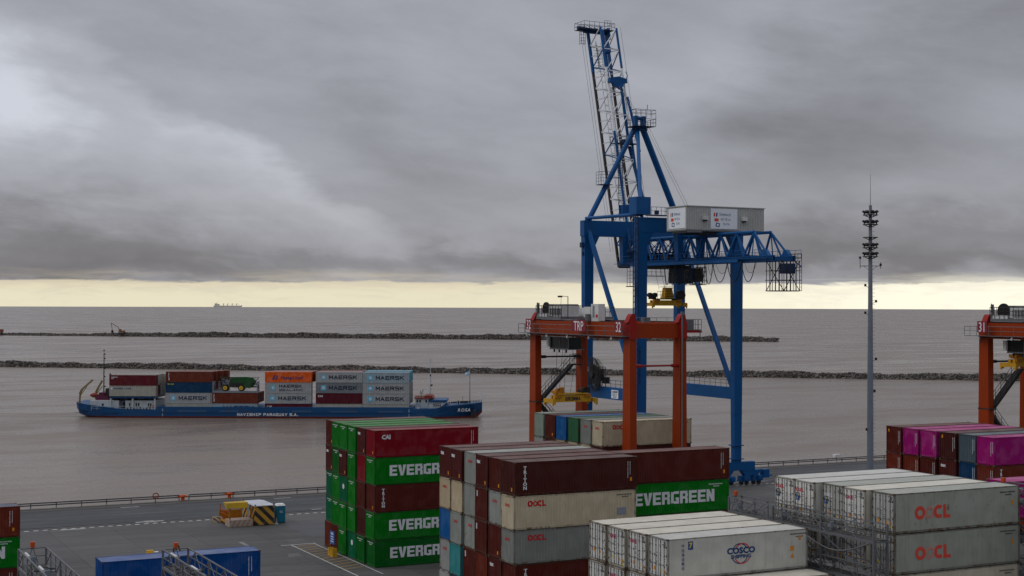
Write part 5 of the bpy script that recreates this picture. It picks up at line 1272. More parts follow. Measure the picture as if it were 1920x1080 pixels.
# ropes
mb = MB()
for o in (-.25, .25):
    mb.tube((APX[0] + .8 + o, APX[1] - .4, 57.4), (XC - 4.5 + o, 181.5, HZ1 + .05), .035, 4)
    mb.tube((APX[0] + .2 + o, APX[1] + .4, 58.0), (XC + .2 + o, br[1] - .2, br[2] - .5), .035, 4)
    mb.tube(bp(GL - .9 + o, BL - .5, -.4), bp(GL - .9 + o, 2, -.1), .03, 4)
mb.tube(bp(GR + .6, BL - 1, D0), bp(GR + .4, 6, D0 + .5), .03, 4)
for x_ in (123.9, 125.0, 125.7, 126.9): mb.tube((x_, 195.3, ZB - .2), (x_ + (.25 if x_ < 125.4 else -.25), 194.3, 30.3), .03, 4)
cr_.part('wire_rope', mb, M['galv'])

def spreader(cx, cy, z, length, col, label, group, top='drum', word=None, ropes=None):
    t = Thing('container_spreader', label, 'spreader', (cx, cy, z), group); h = length / 2
    mb = MB(); mb.box(cx - h + .4, cx + h - .4, cy - .55, cy - .15, z + .10, z + .95); mb.box(cx - h + .4, cx + h - .4, cy + .15, cy + .55, z + .10, z + .95); t.part('main_beam', mb, M[col])
    for s_ in (-1, 1):
        mb = MB(); mb.box(cx + s_ * h - .22, cx + s_ * h + .22, cy - 1.2, cy + 1.2, z + .05, z + .55)
        for e_ in (-1.12, 1.12): mb.cbox(cx + s_ * h, cy + e_, z + .15, .45, .25, .55); mb.cbox(cx + s_ * (h + .12), cy + e_, z - .12, .14, .2, .35)
        t.part('end_beam', mb, M[col])
        mb = MB(); mb.cbox(cx + s_ * (h - .9), cy - .5, z + .85, .8, .5, .45); t.part('drive_box', mb, M['amber'])
    mb = MB(); mb.box(cx - h * .72, cx + h * .72, cy - .7, cy + .7, z + 1.05, z + 1.22); mb.cbox(cx - h * .5, cy, z + .95, .4, .8, .4); mb.cbox(cx + h * .5, cy, z + .95, .4, .8, .4); t.part('headblock', mb, M['dark'] if top == 'bell' else M[col])
    if top == 'bell':
        mb = MB(); mb.frustum((cx + .3, cy, z + 1.22), (.85, .6), (cx + .3, cy, z + 2.9), (.60, .42)); t.part('cable_basket', mb, M['yellow'])
        mb = MB()
        for z_ in (1.5, 1.9, 2.35, 2.8): mb.box(cx + .3 - .86 + z_ * .05, cx + .3 + .86 - z_ * .05, cy - .66, cy - .60, z + z_, z + z_ + .06)
        mb.box(cx - .8, cx + 1.5, cy - .6, cy + .6, z + 3.0, z + 3.06); mb.bar((cx - .3, cy, z + 2.9), (cx - .3, cy, z + 3.5), .05); t.part('basket_hoop', mb, M['dark'])
        for s_, r_ in ((-1.0, .36), (1.0, .52)):
            mb = MB(); cxx = cx + s_ * (h * .82)
            if s_ < 0:
                for o in (-.45, .45): mb.tube((cxx + o, cy - .3, z + 1.75), (cxx + o, cy + .3, z + 1.75), r_, 12)
                mb.box(cxx - .6, cxx + .6, cy - .2, cy + .2, z + 1.1, z + 1.8)
            else: mb.tube((cxx, cy - .7, z + 1.75), (cxx, cy - .1, z + 1.75), .78, 14)
            t.part('sheave', mb, M['dark'])
        mb = MB(); mb.rail([(cx - 1.9, cy - .6, z + 1.22), (cx - .8, cy - .6, z + 1.22)], 1.1, .035, .5); t.part('handrail', mb, M['galv'])
    else:
        for s_ in (-1, 1):
            mb = MB(); mb.tube((cx + s_ * h * .62, cy - .3, z + 1.50), (cx + s_ * h * .62, cy + .3, z + 1.50), .34, 12); mb.cbox(cx + s_ * h * .62, cy, z + 1.35, 1.2, 1.2, .35); mb.cbox(cx + s_ * h * .62 + .4, cy - .3, z + 1.65, .4, .5, .6); t.part('sheave', mb, M['dark'] if s_ > 0 else M['amber'])
    if word: link('lettering', stroke_text(word, .50, .32, .10, .05, 'logo_black', True), t.o, (0, -.56, .26), SIDE)
    if ropes:
        mb = MB()
        for (a, b) in ropes: mb.tube(a, b, .025, 4)
        t.part('hoist_rope', mb, M['dark'])
    return t
spreader(XC, 194.3, 27.6, 6.0, 'yellow', 'amber spreader hanging under the blue quay crane', 'container spreaders', 'bell')

# ================================================================== rubber tyred gantry cranes
def rtg(x0, y0, num, trol, sprz, label, cabin=True):
    t = Thing('yard_gantry_crane', label, 'gantry crane', (x0 + 3.4, y0 + 11.8, 0), 'orange rubber-tyred yard gantries')
    LX, SP = 6.75, 22.9; x1, y1 = x0 + LX, y0 + SP; O, RD = M['rtg_orange'], M['rtg_red']; GB, GT = 23.95, 25.85
    for (x_, y_) in ((x0, y0), (x1, y0), (x0, y1), (x1, y1)):
        mb = MB(); mb.frustum((x_, y_, 1.9), (.48, .95), (x_, y_, 14.8), (.44, .82)); mb.frustum((x_, y_, 14.8), (.44, .82), (x_, y_, GB), (.42, .72)); t.part('leg', mb, O)
    for x_ in (x0, x1):
        mb = MB(); mb.box(x_ - .42, x_ + .42, y0 - .8, y1 + .8, GB, GT); t.part('main_girder', mb, O)
        mb = MB(); mb.box(x_ - .06, x_ + .06, y0, y1, GT, GT + .12); t.part('trolley_rail', mb, M['dark'])
    for y_ in (y0, y1):
        mb = MB(); mb.box(x0 + .42, x1 - .42, y_ - .45, y_ + .45, GB + .12, GT - .1); t.part('end_beam', mb, O)
        mb = MB(); mb.box(x0 - 1.6, x1 + 1.6, y_ - .55, y_ + .55, 1.1, 1.9); t.part('sill_beam', mb, O)
        mb = MB(); zz = 20.9 if y_ == y0 else 21.2
        mb.tube((x0 + .4, y_ - .3, zz), (x1 - .4, y_ - .3, zz), .11, 8); mb.tube((x0 + .4, y_ - .3, zz), (x0 + 1.3, y_ - .3, zz), .2, 8); mb.tube((x1 - 1.3, y_ - .3, zz), (x1 - .4, y_ - .3, zz), .2, 8); t.part('tie_rod', mb, RD if y_ == y0 else M['dark'])
        for xx in (x0 - 1.1, x0 + .9, x1 - .9, x1 + 1.1):
            mb = MB(); mb.tube((xx, y_ - .35, .78), (xx, y_ + .35, .78), .78, 16); wh = t.part('wheel', mb, M['black']); mb = MB(); mb.tube((xx, y_ - .37, .78), (xx, y_ + .37, .78), .38, 12); t.part('rim', mb, O, wh)
    for x_ in (x0, x1):
        for y_ in (y0, y1):
            mb = MB(); mb.prism([(x_ - .75, GT), (x_ + .45, GT), (x_ + .25, GT + .9), (x_ - .15, GT + 1.0), (x_ - .35, GT + .75)], 'y', y_ - .75, y_ + .1); mb.box(x_ - .46, x_ + .46, y_ - .85, y_ + .85, GB + .005, GT + .005) if y_ == y0 else None; t.part('end_stop', mb, RD)
    # red wear plate low on the near legs
    # walkway on the outside with railing and signs
    wx0, wx1 = x0 - 1.35, x0 - .45
    mb = MB(); mb.box(wx0, wx1, y0 - .6, y1 + 2.2, GB + .30, GB + .36)
    for i in range(11): yy = y0 + i * (SP / 10.); mb.bar((x0 - .45, yy, GB + .1), (wx0, yy, GB + .3), .08)
    t.part('walkway', mb, M['galv'])
    mb = MB(); mb.rail([(wx0, y0 - .6, GB + .36), (wx0, y1 + 2.2, GB + .36)], 1.1, .035, 2.0, 1)
    mb.rail([(wx0, y1 + 2.2, GB + .36), (wx1, y1 + 2.2, GB + .36)], 1.1, .035, .9); t.part('handrail', mb, M['galv'])
    for i in range(5):
        yy = y0 + 2 + i * 5.2; mb = MB(); mb.tube((wx0 + .1, yy, GB + .30), (wx0 + .1, yy, GB + .12), .05, 6); mb.tube((wx0 + .1, yy, GB + .14), (wx0 + .1, yy, GB - .12), .16, 8, .10); t.part('underside_lamp', mb, M['cab_white'])
    sx = wx0 - .06
    signs = [(y1 - .8, 1.6, num)] + ([(y0 + 9.3, 3.4, 'TRP'), (y0 + .15, 1.6, num)] if num == '32' else [])
    for yc, w, s_ in signs:
        mb = MB(); mb.box(sx - .03, sx, yc - w / 2, yc + w / 2, GB + .75, GB + 2.1); sgn = t.part('sign_board', mb, M['sign_maroon'])
        link('lettering', text_mesh(s_, 1.62, .012, .74 if s_ != 'TRP' else .84, 'serif', 'CENTER'), t.o, (sx - .036 - t.loc.x, yc - t.loc.y, GB + .84), END)
    # platform at the corner
    mb = MB(); mb.box(x1 + .5, x1 + 2.6, y0 - .6, y0 + .6, GB + 1.0, GB + 1.08); mb.rail([(x1 + .5, y0 - .6, GB + 1.08), (x1 + 2.6, y0 - .6, GB + 1.08), (x1 + 2.6, y0 + .6, GB + 1.08), (x1 + .5, y0 + .6, GB + 1.08)], 1.15, .035, .5); mb.box(x1 + .9, x1 + 1.9, y0, y0 + .4, GB + 1.08, GB + 2.2); mb.bar((x1 + 2.4, y0 - .6, GB + 1.0), (x1 + 2.4, y0 - .6, GB - .3), .08)
    t.part('corner_platform', mb, M['galv']); mb = MB(); mb.box(x1 + .5, x1 + 2.7, y0 - .55, y0 + .55, GB + .70, GB + .98); t.part('platform_beam', mb, RD)
    mb = MB(); mb.rail([(x0 + .5, y0 - .3, GT), (x1 - .5, y0 - .3, GT)], .55, .03, 1.6, 0); mb.cbox(x0 + 2.1, y0, GT + .3, .9, .6, .6); t.part('top_rail', mb, M['galv'])
    # trolley with winch
    ty = trol; mb = MB(); mb.box(x0 - .5, x1 + .3, ty - 3.0, ty + 3.4, GT + .15, GT + .50); t.part('trolley_deck', mb, M['galv'])
    mb = MB(); mb.tube((x0 + .2, ty + 1.9, GT + 1.35), (x0 + 4.6, ty + 1.9, GT + 1.35), .72, 18); t.part('hoist_drum', mb, M['dark'])
    mb = MB(); mb.tube((x0 + .05, ty + 1.9, GT + 1.35), (x0 + .2, ty + 1.9, GT + 1.35), .98, 18); t.part('drum_flange', mb, M['black'])
    mb = MB(); mb.box(x0 - .2, x0 + 2.2, ty - 2.8, ty + .6, GT + .6, GT + 1.85); mb.box(x0 + 3.4, x0 + 5.4, ty - 2.0, ty + .8, GT + .6, GT + 1.6); mb.box(x0 - .4, x0 + .6, ty + .8, ty + 3.3, GT + .5, GT + .9); t.part('motor_housing', mb, M['cab_white'])
    mb = MB()
    for i in range(7): mb.cbox(x0 - .25, ty - 2.6 + i * .45, GT + 1.15, .06, .12, .8)
    for i in range(4): mb.cbox(x0 - .28, ty - 1.4, GT + .75 + i * .25, .05, 2.7, .05)
    mb.cbox(x0 + .4, ty - 1.0, GT + 1.9, .6, 1.8, .3); mb.cbox(x0 - .3, ty + 3.3, GT + 1.3, .3, .25, 1.8); t.part('motor_fins', mb, M['galv'])
    mb = MB(); mb.rail([(x0 - .5, ty - 3.2, GT + .5), (x0 - .5, ty + 3.5, GT + .5)], 1.35, .04, .75, 2); mb.rail([(x1 + .3, ty - 3.2, GT + .5), (x1 + .3, ty + 3.5, GT + .5)], 1.2, .04, 1.1, 1); mb.rail([(x0 - .5, ty + 3.5, GT + .5), (x1 + .3, ty + 3.5, GT + .5)], 1.35, .04, 1.1, 1); t.part('trolley_railing', mb, M['dark'])
    mb = MB(); mb.bar((x0 - .3, ty + 3.4, GT + .5), (x0 - .3, ty + 3.4, GT + 2.3), .07); mb.bar((x0 + .4, ty - 3.2, GT + .4), (x0 + .4, ty - 3.2, GT + 3.0), .07); mb.bar((x0 + .4, ty - 3.2, GT + 3.0), (x0 - .1, ty - 2.3, GT + 3.05), .06); mb.cbox(x0 - .1, ty - 2.1, GT + 3.0, .3, .7, .22); mb.bar((x0 - .1, ty - 2.4, GT + 2.95), (x0 - .15, ty - 2.4, GT + 1.9), .03); t.part('lamp_post', mb, M['dark'])
    mb = MB(); mb.box(x0 - .1, x0 + .7, ty - 9.6, ty - 8.0, GT + .5, GT + 1.75); t.part('control_cabinet', mb, M['cab_white'])
    mb = MB(); mb.box(x0 - .35, x0 + .55, ty - 11.9, ty - 10.2, GT + .05, GT + 2.1); cb = t.part('electrical_cabinet', mb, M['cab_white'])
    mb = MB(); mb.box(x0 - .385, x0 - .355, ty - 11.0, ty - 10.6, GT + .5, GT + 1.9); t.part('cabinet_door', mb, M['mast'], cb); mb = MB(); mb.cbox(x0 - .40, ty - 11.6, GT + .7, .1, .3, .3); t.part('warning_plate', mb, M['logo_red'], cb)
    mb = MB(); mb.tube((x0 - .6, ty - 9.9, GT + .1), (x0 - .6, ty - 9.9, GT + .9), .35, 10); t.part('beacon_drum', mb, M['galv'])
    # operator cabin under the girder
    mb = MB(); cy0, cy1 = ty - 2.9, ty + 1.9; mb.box(x0 + .7, x0 + 2.5, cy0, cy1, GB - 1.55, GB - .12); cbn = t.part('operator_cabin', mb, M['glass'])
    mb = MB()
    for yy in (cy0, cy0 + 2.1, cy1 - .12): mb.box(x0 + .66, x0 + .70, yy, yy + .12, GB - 1.55, GB - .1)
    mb.box(x0 + .66, x0 + .7, cy0, cy1, GB - 1.62, GB - 1.5); mb.box(x0 + .6, x0 + 2.9, cy0 - .05, cy1 + .05, GB - 1.68, GB - 1.6); t.part('cabin_frame', mb, M['galv'], cbn)
    mb = MB(); mb.box(x0 + .4, x0 + .9, cy1 - .1, cy1 + .4, GB - 1.4, GB - .2); t.part('cabin_box', mb, M['cab_white'])
    mb = MB()
    for yy in (cy0 + .8, cy0 + 2.6, cy1 - .9): mb.tube((x0 + .8, yy, GB - 1.68), (x0 + .8, yy, GB - 2.05), .12, 6)
    t.part('cabin_lamp', mb, M['dark'])
    # stairs between the two far legs
    ys = y1 - .6; zp = 20.3; Zv = Vector((0, 0, 1)); xa, xb = x1 - 1.9, x1 - 6.3
    mb = MB(); mb.box(xa, x1 - .5, ys - .45, ys + .45, zp - .22, zp - .05); mb.bar((xa, ys, zp - .15), (xb, ys, 15.75), .85, .34)
    mb.box(xb - .9, xb + .1, ys - .5, ys + 1.5, 15.45, 15.62); mb.bar((xb, ys + 1.0, 15.5), (x1 - 1.2, ys + 1.0, 9.9), .85, .34); mb.bar((x1 - 1.3, ys, 9.8), (xb, ys, 4.6), .85, .34)
    t.part('stair_flight', mb, M['dark'])
    mb = MB()
    for o in (-.44, .44):
        for a_, b_ in ((Vector((xa, ys + o, zp)), Vector((xb, ys + o, 15.9))), (Vector((xb, ys + 1.0 + o, 15.7)), Vector((x1 - 1.2, ys + 1.0 + o, 10.1)))):
            for h_ in (.5, 1.05): mb.bar(a_ + Zv * h_, b_ + Zv * h_, .045)
            for i in range(6): c = a_.lerp(b_, i / 5); mb.bar(c, c + Zv * 1.05, .045)
    mb.rail([(xa, ys - .45, zp), (x1 - .5, ys - .45, zp)], 1.9, .035, .7, 2); mb.rail([(xa, ys + .45, zp), (x1 - .5, ys + .45, zp)], 1.1, .035, .7, 1); t.part('stair_railing', mb, M['dark'])
    mb = MB(); mb.tube((x1 - .3, y0 - .95, 1.9), (x1 - .3, y0 - .95, 26.8), .10, 8); mb.cbox(x1 - .3, y0 - 1.0, 26.9, .35, .3, .4); t.part('conduit_pole', mb, M['galv'])
    cx = x0 + 3.3; ty = trol + 1.2
    rp = [((cx + a * 1.4, ty + b * 1.0, GT), (cx + a * 1.9, ty + b * .4, sprz + 1.3)) for a in (-1, 1) for b in (-1, 1)] + [((cx - .8, ty, GT), (cx - .9, ty, sprz + 1.1)), ((cx + .6, ty, sprz + 5), (cx + 1.2, ty, sprz + 1.1)), ((cx + .6, ty, sprz + 5), (cx - .1, ty, sprz + 1.1))]
    spreader(cx, ty, sprz, 6.05, 'yellow', 'yellow spreader %s in the orange gantry numbered %s' % ('lowered above the containers' if num == '32' else 'hoisted high', num), 'container spreaders', 'drum', 'BROMMA', rp)
rtg(87.6, 143.2, '32', 161.6, 15.5, 'orange yard gantry crane numbered 32 with maroon signs')
rtg(130.9, 109.3, '31', 127.6, 20.6, 'orange yard gantry crane numbered 31 at the picture edge')

# ================================================================== container ship
SD = 386.0; SXX = (520 - 960) * SD / 2763.0
SO = (CS * SD + SN * SXX, SN * SD - CS * SXX, WZ)
SRZ = PSI - math.pi / 2
def lx(px): return (px - 520) * .1397
def lh(y): return 30.3 - (y - 567.2) * .1397
ship = Thing('container_ship', 'blue river container ship with white lettering along its hull, under way', 'ship', SO, rz=SRZ)
BM = 15.5; HB = BM / 2
st = [(-53.4, 2.9, 4.6, 3.9, 1.3), (-52.6, 4.6, 5.6, 3.8, .5), (-50, 6.2, 6.8, 3.4, -.2), (-46, 7.3, 7.6, 2.9, -.8), (-40, 7.75, 7.75, 2.2, -1.2), (-31.5, 7.75, 7.75, 2.1, -1.2), (-31.2, 7.75, 7.75, 2.9, -1.2),
      (0, 7.75, 7.75, 2.9, -1.2), (35.5, 7.75, 7.75, 2.9, -1.2), (36.0, 7.75, 7.75, 2.5, -1.2), (41.5, 7.4, 7.6, 2.6, -1.2), (45.5, 5.9, 6.9, 3.4, -1.2), (49, 3.6, 5.4, 3.6, -1.1), (51.6, 1.3, 3.6, 3.8, -.8), (53.6, .08, 1.2, 3.95, 1.2)]
mb = MB(); rows = []
for (x_, hw_, ht, top, bot) in st:
    sec = []
    wl = .45
    prof = [(hw_ * .35, bot), (hw_ * .93, bot + .35), (hw_, max(bot + .5, wl)), ((hw_ + ht) / 2, (wl + top) / 2 if top > wl + .6 else top - .1), (ht, top)]
    for yy, zz in prof: sec.append((x_, HB - yy, zz))
    for yy, zz in reversed(prof): sec.append((x_, HB + yy, zz))
    rows.append(sec)
nS = len(rows[0]); base = 0
for r_ in rows: mb.v += r_
for i in range(len(rows) - 1):
    for j in range(nS):
        a = i * nS + j; b = i * nS + (j + 1) % nS
        mb.f.append((a, a + nS, b + nS, b)); mb.mi.append(1 if (j in (0, 1, nS - 2, nS - 3, nS - 1)) else 0)
mb.f.append(tuple(range(nS))); mb.mi.append(0); mb.f.append(tuple(range((len(rows) - 1) * nS + nS - 1, (len(rows) - 1) * nS - 1, -1))); mb.mi.append(0)
ship.part('hull', mb, [M['hull_blue'], M['hull_red']])
mb = MB(); mb.box(-31, 36, .9, BM - .9, .6, 1.0); mb.box(-52, -31, 1.2, BM - 1.2, 1.6, 1.7); ship.part('deck', mb, M['dark'])
mb = MB()
for x0_, x1_ in ((-27, -21), (-19.5, -15), (-4, 5), (7, 20), (24, 31)): mb.box(x0_, x1_, -.03, .02, 1.75, 1.95)
mb.box(-31, 36, -.12, .0, 1.38, 1.50); mb.box(-52.8, -31, -.02, .10, 1.3, 1.4); ship.part('rubbing_strake', mb, M['hull_blue'])
mb = MB()
for x0_, x1_ in ((-26, -18.5), (-15, -10), (4, 9), (14, 21), (26.5, 33)): mb.box(x0_, x1_, -.035, -.005, 1.55, 2.05)
ship.part('repaint_patch', mb, paint('paler_blue_touch_up', (.03, .09, .19), .5, .3))
def ship_text(s_, size, x_, z_, mat='logo_white', bold=.02, wide=1., y_=-.03, shear=0., par=None, sp=1.): link('lettering', text_mesh(s_, size, bold, wide, mat, 'LEFT', shear, sp), par or ship.o, (x_, y_, z_), SIDE)
link('lettering', stroke_text('NAVISHIP PARAGUAY S.A.', .74, .66, .17, .14, 'logo_white'), ship.o, (lx(446), -.125, .60), SIDE)
o_ = link('lettering', text_mesh('ROSA', 1.15, .03, 1.05, 'logo_white', 'LEFT', .2, 1.2), ship.o, (lx(858), 2.05, 1.75), (R(90), 0, R(14)))
mb = MB(); rnd = random.Random(12)
for i in range(46): a = rnd.uniform(-50, 47); w = rnd.uniform(.08, .30); zt_ = rnd.choice((1.36, 2.6, 2.0)); ml = rnd.uniform(.35, 1.1); mb.box(a, a + w, -.012 if -31 < a < 35 else .0, .004, max(.45, zt_ - ml), zt_) if -31 < a < 34.5 else None
ship.part('rust_streak', mb, paint('hull_rust', (.055, .040, .035), .8, .3), kind='stuff')
mb = MB()
for a in (-30, 34.5):
    for i in range(5): mb.box(a, a + .22, -.020, -.012, .5 + i * .42, .66 + i * .42)
ship.part('draught_mark', mb, M['logo_white'], kind='stuff')
# stern house
mb = MB(); mb.box(lx(167), lx(221), 1.6, BM - 1.6, 1.7, 4.4); ship.part('deck_house', mb, M['ship_white'])
mb = MB(); mb.box(lx(221), lx(233), 2.6, BM - 2.6, 1.7, 4.3); ship.part('deck_house', mb, M['mast'])
mb = MB(); mb.box(lx(233), lx(290), 1.8, BM - 1.8, 1.7, 4.4); ship.part('deck_house', mb, M['ship_white'])
for a, b, c_, d_ in ((189, 192.5, 1.8, 3.6), (228, 230.5, 2, 4), (240, 242.5, 2.8, 3.8), (252.5, 255, 2.8, 3.8), (257, 259.5, 2.8, 3.8), (275.5, 278, 2.7, 3.7), (279.5, 282, 2.7, 3.7)):
    mb = MB(); mb.box(lx(a), lx(b), 1.55 if a < 225 else (2.55 if a < 232 else 1.75), 1.79, c_, d_); ship.part('door' if d_ - c_ > 1.5 else 'window', mb, M['glass'])
mb = MB(); mb.box(lx(284), lx(287), 1.72, 1.79, 2.4, 3.2); ship.part('fire_box', mb, M['logo_red'])
mb = MB(); mb.box(lx(205), lx(291), 1.2, BM - 1.2, 5.05, 5.55); ship.part('cargo_platform', mb, M['hull_blue'])
for a in (206, 247.5, 289):
    for yy in (1.3, BM - 1.5): mb = MB(); mb.box(lx(a) - .2, lx(a) + .2, yy, yy + .3, 1.9, 5.05); ship.part('pillar', mb, M['ship_white'])
mb = MB(); rnd = random.Random(4)
for i in range(26): a = rnd.uniform(210, 288); mb.cbox(lx(a), rnd.uniform(2, 6), 4.65, rnd.uniform(.3, 1.4), .5, rnd.uniform(.3, .8))
ship.part('deck_gear', mb, M['dark'])
mb = MB(); mb.rail([(lx(172), .3, 1.9), (lx(290), .3, 1.9)], 1.1, .04, 1.5); ship.part('rail', mb, M['ship_white'])
mb = MB()
for i in range(9): mb.cbox(lx(233 + i * 6), .8, 2.3, .35, .3, .5 + .2 * (i % 3))
ship.part('mooring_gear', mb, M['dark'])
for a, b, h0, h1, yy in ((146, 171, 6.2, 9.8, 2.0), (165, 178, 6.4, 9.3, 7.5)):
    mb = MB(); mb.tube((lx(a), yy, 3.6), (lx(a) + .2, yy, 6.2), .26, 8); mb.bar((lx(a) + .1, yy, 6.1), (lx(a) + .7, yy, 7.3), .5); mb.bar((lx(a) + .6, yy, 7.2), (lx(b), yy, h1), .38, .42); mb.bar((lx(a) + .2, yy, 5.6), (lx(a) + 1.9, yy, 7.9), .16); ship.part('davit_crane', mb, M['ship_yellow'])
mb = MB(); c0, c1 = lx(160), lx(178)
for i in range(6):
    a, b = c0 + (c1 - c0) * i / 6, c0 + (c1 - c0) * (i + 1) / 6; r1, r2 = .65 * math.sin(math.pi * (i + .15) / 6.3), .65 * math.sin(math.pi * (i + 1.15) / 6.3); mb.tube((a, 4.5, 5.6), (b, 4.5, 5.6), r1, 8, r2)
ship.part('rescue_boat', mb, M['ship_red'])
mb = MB(); mb.box(lx(174), lx(198), 3.2, BM - 4, 4.4, 5.4); mb.box(lx(178), lx(190), 4, 10, 5.4, 6.3); ship.part('upper_deck_house', mb, paint('plum_paint', (.10, .014, .045), .5, .25))
mb = MB(); mb.box(lx(191), lx(200), 4, 8, 5.4, 7.4); mb.tube((lx(202), 5, 5.4), (lx(202), 5, 8.4), .45, 8); mb.bar((lx(202), 5, 8.3), (lx(199.5), 5, 8.5), .4); ship.part('funnel', mb, M['dark'])
mb = MB(); mb.bar((lx(203), 6, 8.8), (lx(195.5), 6, 11.2), .35); mb.bar((lx(195), 6, 11.3), (lx(202), 6, 10.3), .25); ship.part('deck_crane', mb, M['dark'])
mb = MB(); mb.tube((lx(182), 7, 4.4), (lx(182), 7, 16.6), .17, 8, .12); mb.tube((lx(182), 7, 16.6), (lx(182), 7, 17.8), .05, 5); mb.cbox(lx(182), 7, 17.3, .3, .3, .3)
for z_, dx in ((7.8, .5), (10.4, .3), (12.6, .45), (15.2, .3), (16.4, .35)): mb.cbox(lx(182) + dx * .6, 7, z_, .5, .2, .25)
ship.part('mast', mb, M['dark'])
# bow houses
mb = MB(); mb.box(lx(778), lx(803), 3.2, BM - 3.2, 2.4, 5.0); wheelh = ship.part('wheelhouse', mb, M['ship_white'])
for a in (780.5, 785.5, 797):
    mb = MB(); mb.box(lx(a), lx(a) + .42, 3.15, 3.19, 4.05, 4.75); ship.part('window', mb, M['glass'], wheelh)
ship_text('MARIA', .32, lx(780), 3.45, 'logo_navy', .0, 1.2, 3.19); ship_text('R. 2008', .32, lx(780), 2.95, 'logo_navy', .0, 1.2, 3.19)
mb = MB(); mb.box(lx(776.5), lx(806), 2.9, BM - 2.9, 5.0, 5.25); mb.box(lx(795), lx(804), 4, BM - 4, 5.25, 5.8); mb.rail([(lx(777), 3.0, 5.25), (lx(810), 3.0, 5.25)], .55, .06, .9, 1); mb.prism([(lx(803), 5.0), (lx(812), 5.0), (lx(809), 5.7), (lx(803), 5.9)], 'y', 4, BM - 4); ship.part('wheelhouse_roof', mb, M['ship_red'])
mb = MB(); mb.box(lx(804), lx(836), 2.6, BM - 2.6, 2.3, 4.2); dh = ship.part('bow_deck_house', mb, M['ship_white'])
mb = MB(); mb.box(lx(804), lx(838), 2.3, BM - 2.3, 4.2, 4.75); ship.part('bow_house_roof', mb, M['hull_blue'])
for a in (812.5, 816.5, 820, 824):
    mb = MB(); mb.box(lx(a), lx(a) + .35, 2.54, 2.59, 3.05, 3.75); ship.part('window', mb, M['glass'], dh)
mb = MB(); mb.prism([(lx(812), 1.6), (lx(840), 3.4), (lx(840), 4.3), (lx(836), 4.0), (lx(823), 1.9)], 'y', .35, .55); ship.part('bulwark_wing', mb, M['hull_blue'])
mb = MB(); mb.rail([(lx(804), .5, 2.5), (lx(838), .9, 3.2)], .8, .04, 1.1); mb.cbox(lx(784), 1.6, 2.6, .7, .4, .9); ship.part('bow_rail', mb, M['ship_white'])
xm = lx(805); mb = MB(); mb.tube((xm, 7.5, 5.2), (xm, 7.5, 15.8), .12, 6, .07); mb.bar((xm - .35, 7.5, 14.8), (xm + .3, 7.5, 14.8), .12)
for k_ in range(7): mb.bar((xm - .3 + .05 * k_, 7.5, 5.4 + k_ * 1.0), (xm + .35 - .05 * k_, 7.5, 6.2 + k_ * 1.0), .06)
for z_, w in ((6.6, 1.6), (7.4, 1.1), (9.6, .8), (8.2, .9)): mb.cbox(xm, 7.5, z_, w, .15, .12)
ship.part('radar_mast', mb, M['ship_white'])
mb = MB(); mb.cbox(xm, 7.3, 11.0, .3, .3, .5); mb.cbox(xm + .3, 7.3, 8.4, .5, .3, .4); ship.part('mast_light', mb, M['dark'])
for a, z_, r_ in ((791.5, 7.0, .28), (786, 6.4, .2)):
    mb = MB(); mb.tube((lx(a), 6, 5.2), (lx(a), 6, z_), .07, 5); mb.tube((lx(a), 6, z_), (lx(a), 6, z_ + r_ * 1.6), r_, 8, r_ * .6); ship.part('satellite_dome', mb, M['ship_white'])
mb = MB(); mb.bar((lx(787), 6, 5.3), (lx(791), 6, 7.3), .1); mb.bar((lx(786), 6, 7.0), (lx(790), 6, 6.0), .1); ship.part('searchlight_frame', mb, M['dark'])
mb = MB(); mb.tube((lx(880), 7.75, 3.6), (lx(880), 7.75, 13.1), .15, 6, .08); ship.part('jackstaff', mb, M['mast'])
fl = MB(); n = 8
for i in range(n):
    for k_, (a, b) in enumerate(((0, .35), (.35, .70), (.70, 1.05))):
        x0_, x1_ = lx(879.8) - i * .155, lx(879.8) - (i + 1) * .155; w0, w1 = .12 * math.sin(i * .9), .12 * math.sin((i + 1) * .9); dz0, dz1 = -.05 * i, -.05 * (i + 1)
        fl.cur = 1 if k_ == 1 else 0
        fl.add([(x0_, 7.75 + w0, 11.2 + a + dz0), (x1_, 7.75 + w1, 11.2 + a + dz1), (x1_, 7.75 + w1, 11.2 + b + dz1), (x0_, 7.75 + w0, 11.2 + b + dz0), (x0_, 7.78 + w0, 11.2 + a + dz0), (x1_, 7.78 + w1, 11.2 + a + dz1), (x1_, 7.78 + w1, 11.2 + b + dz1), (x0_, 7.78 + w0, 11.2 + b + dz0)], [(0, 1, 2, 3), (4, 7, 6, 5)])
ship.part('flag', fl, [M['flag_blue'], M['white']])
mb = MB(); mb.tube((lx(900.5), 7.75, 3.6), (lx(900.5), 7.75, 6.4), .08, 6); mb.cbox(lx(899.5), 7.75, 6.4, .6, .2, .3); ship.part('bow_light', mb, M['white'])
mb = MB(); mb.rail([(lx(866), 3.8, 3.75), (lx(903), 7.3, 3.95)], .55, .05, .9, 1)
for i in range(10): mb.cbox(lx(842 + i * 4.2), 4.0 + .35 * i, 4.0, rnd.uniform(.3, .9), .8, rnd.uniform(.3, .8))
mb.bar((lx(867), 6, 3.8), (lx(867), 6, 5.6), .09); mb.bar((lx(867), 6, 5.6), (lx(866), 6, 5.6), .09); ship.part('windlass', mb, M['dark'])
mb = MB(); mb.prism([(lx(883), .55), (lx(892), .55), (lx(892), 2.2), (lx(888), 2.1), (lx(884), 1.5)], 'y', 2.2, 4.9); an = ship.part('anchor_pocket', mb, M['dark'])
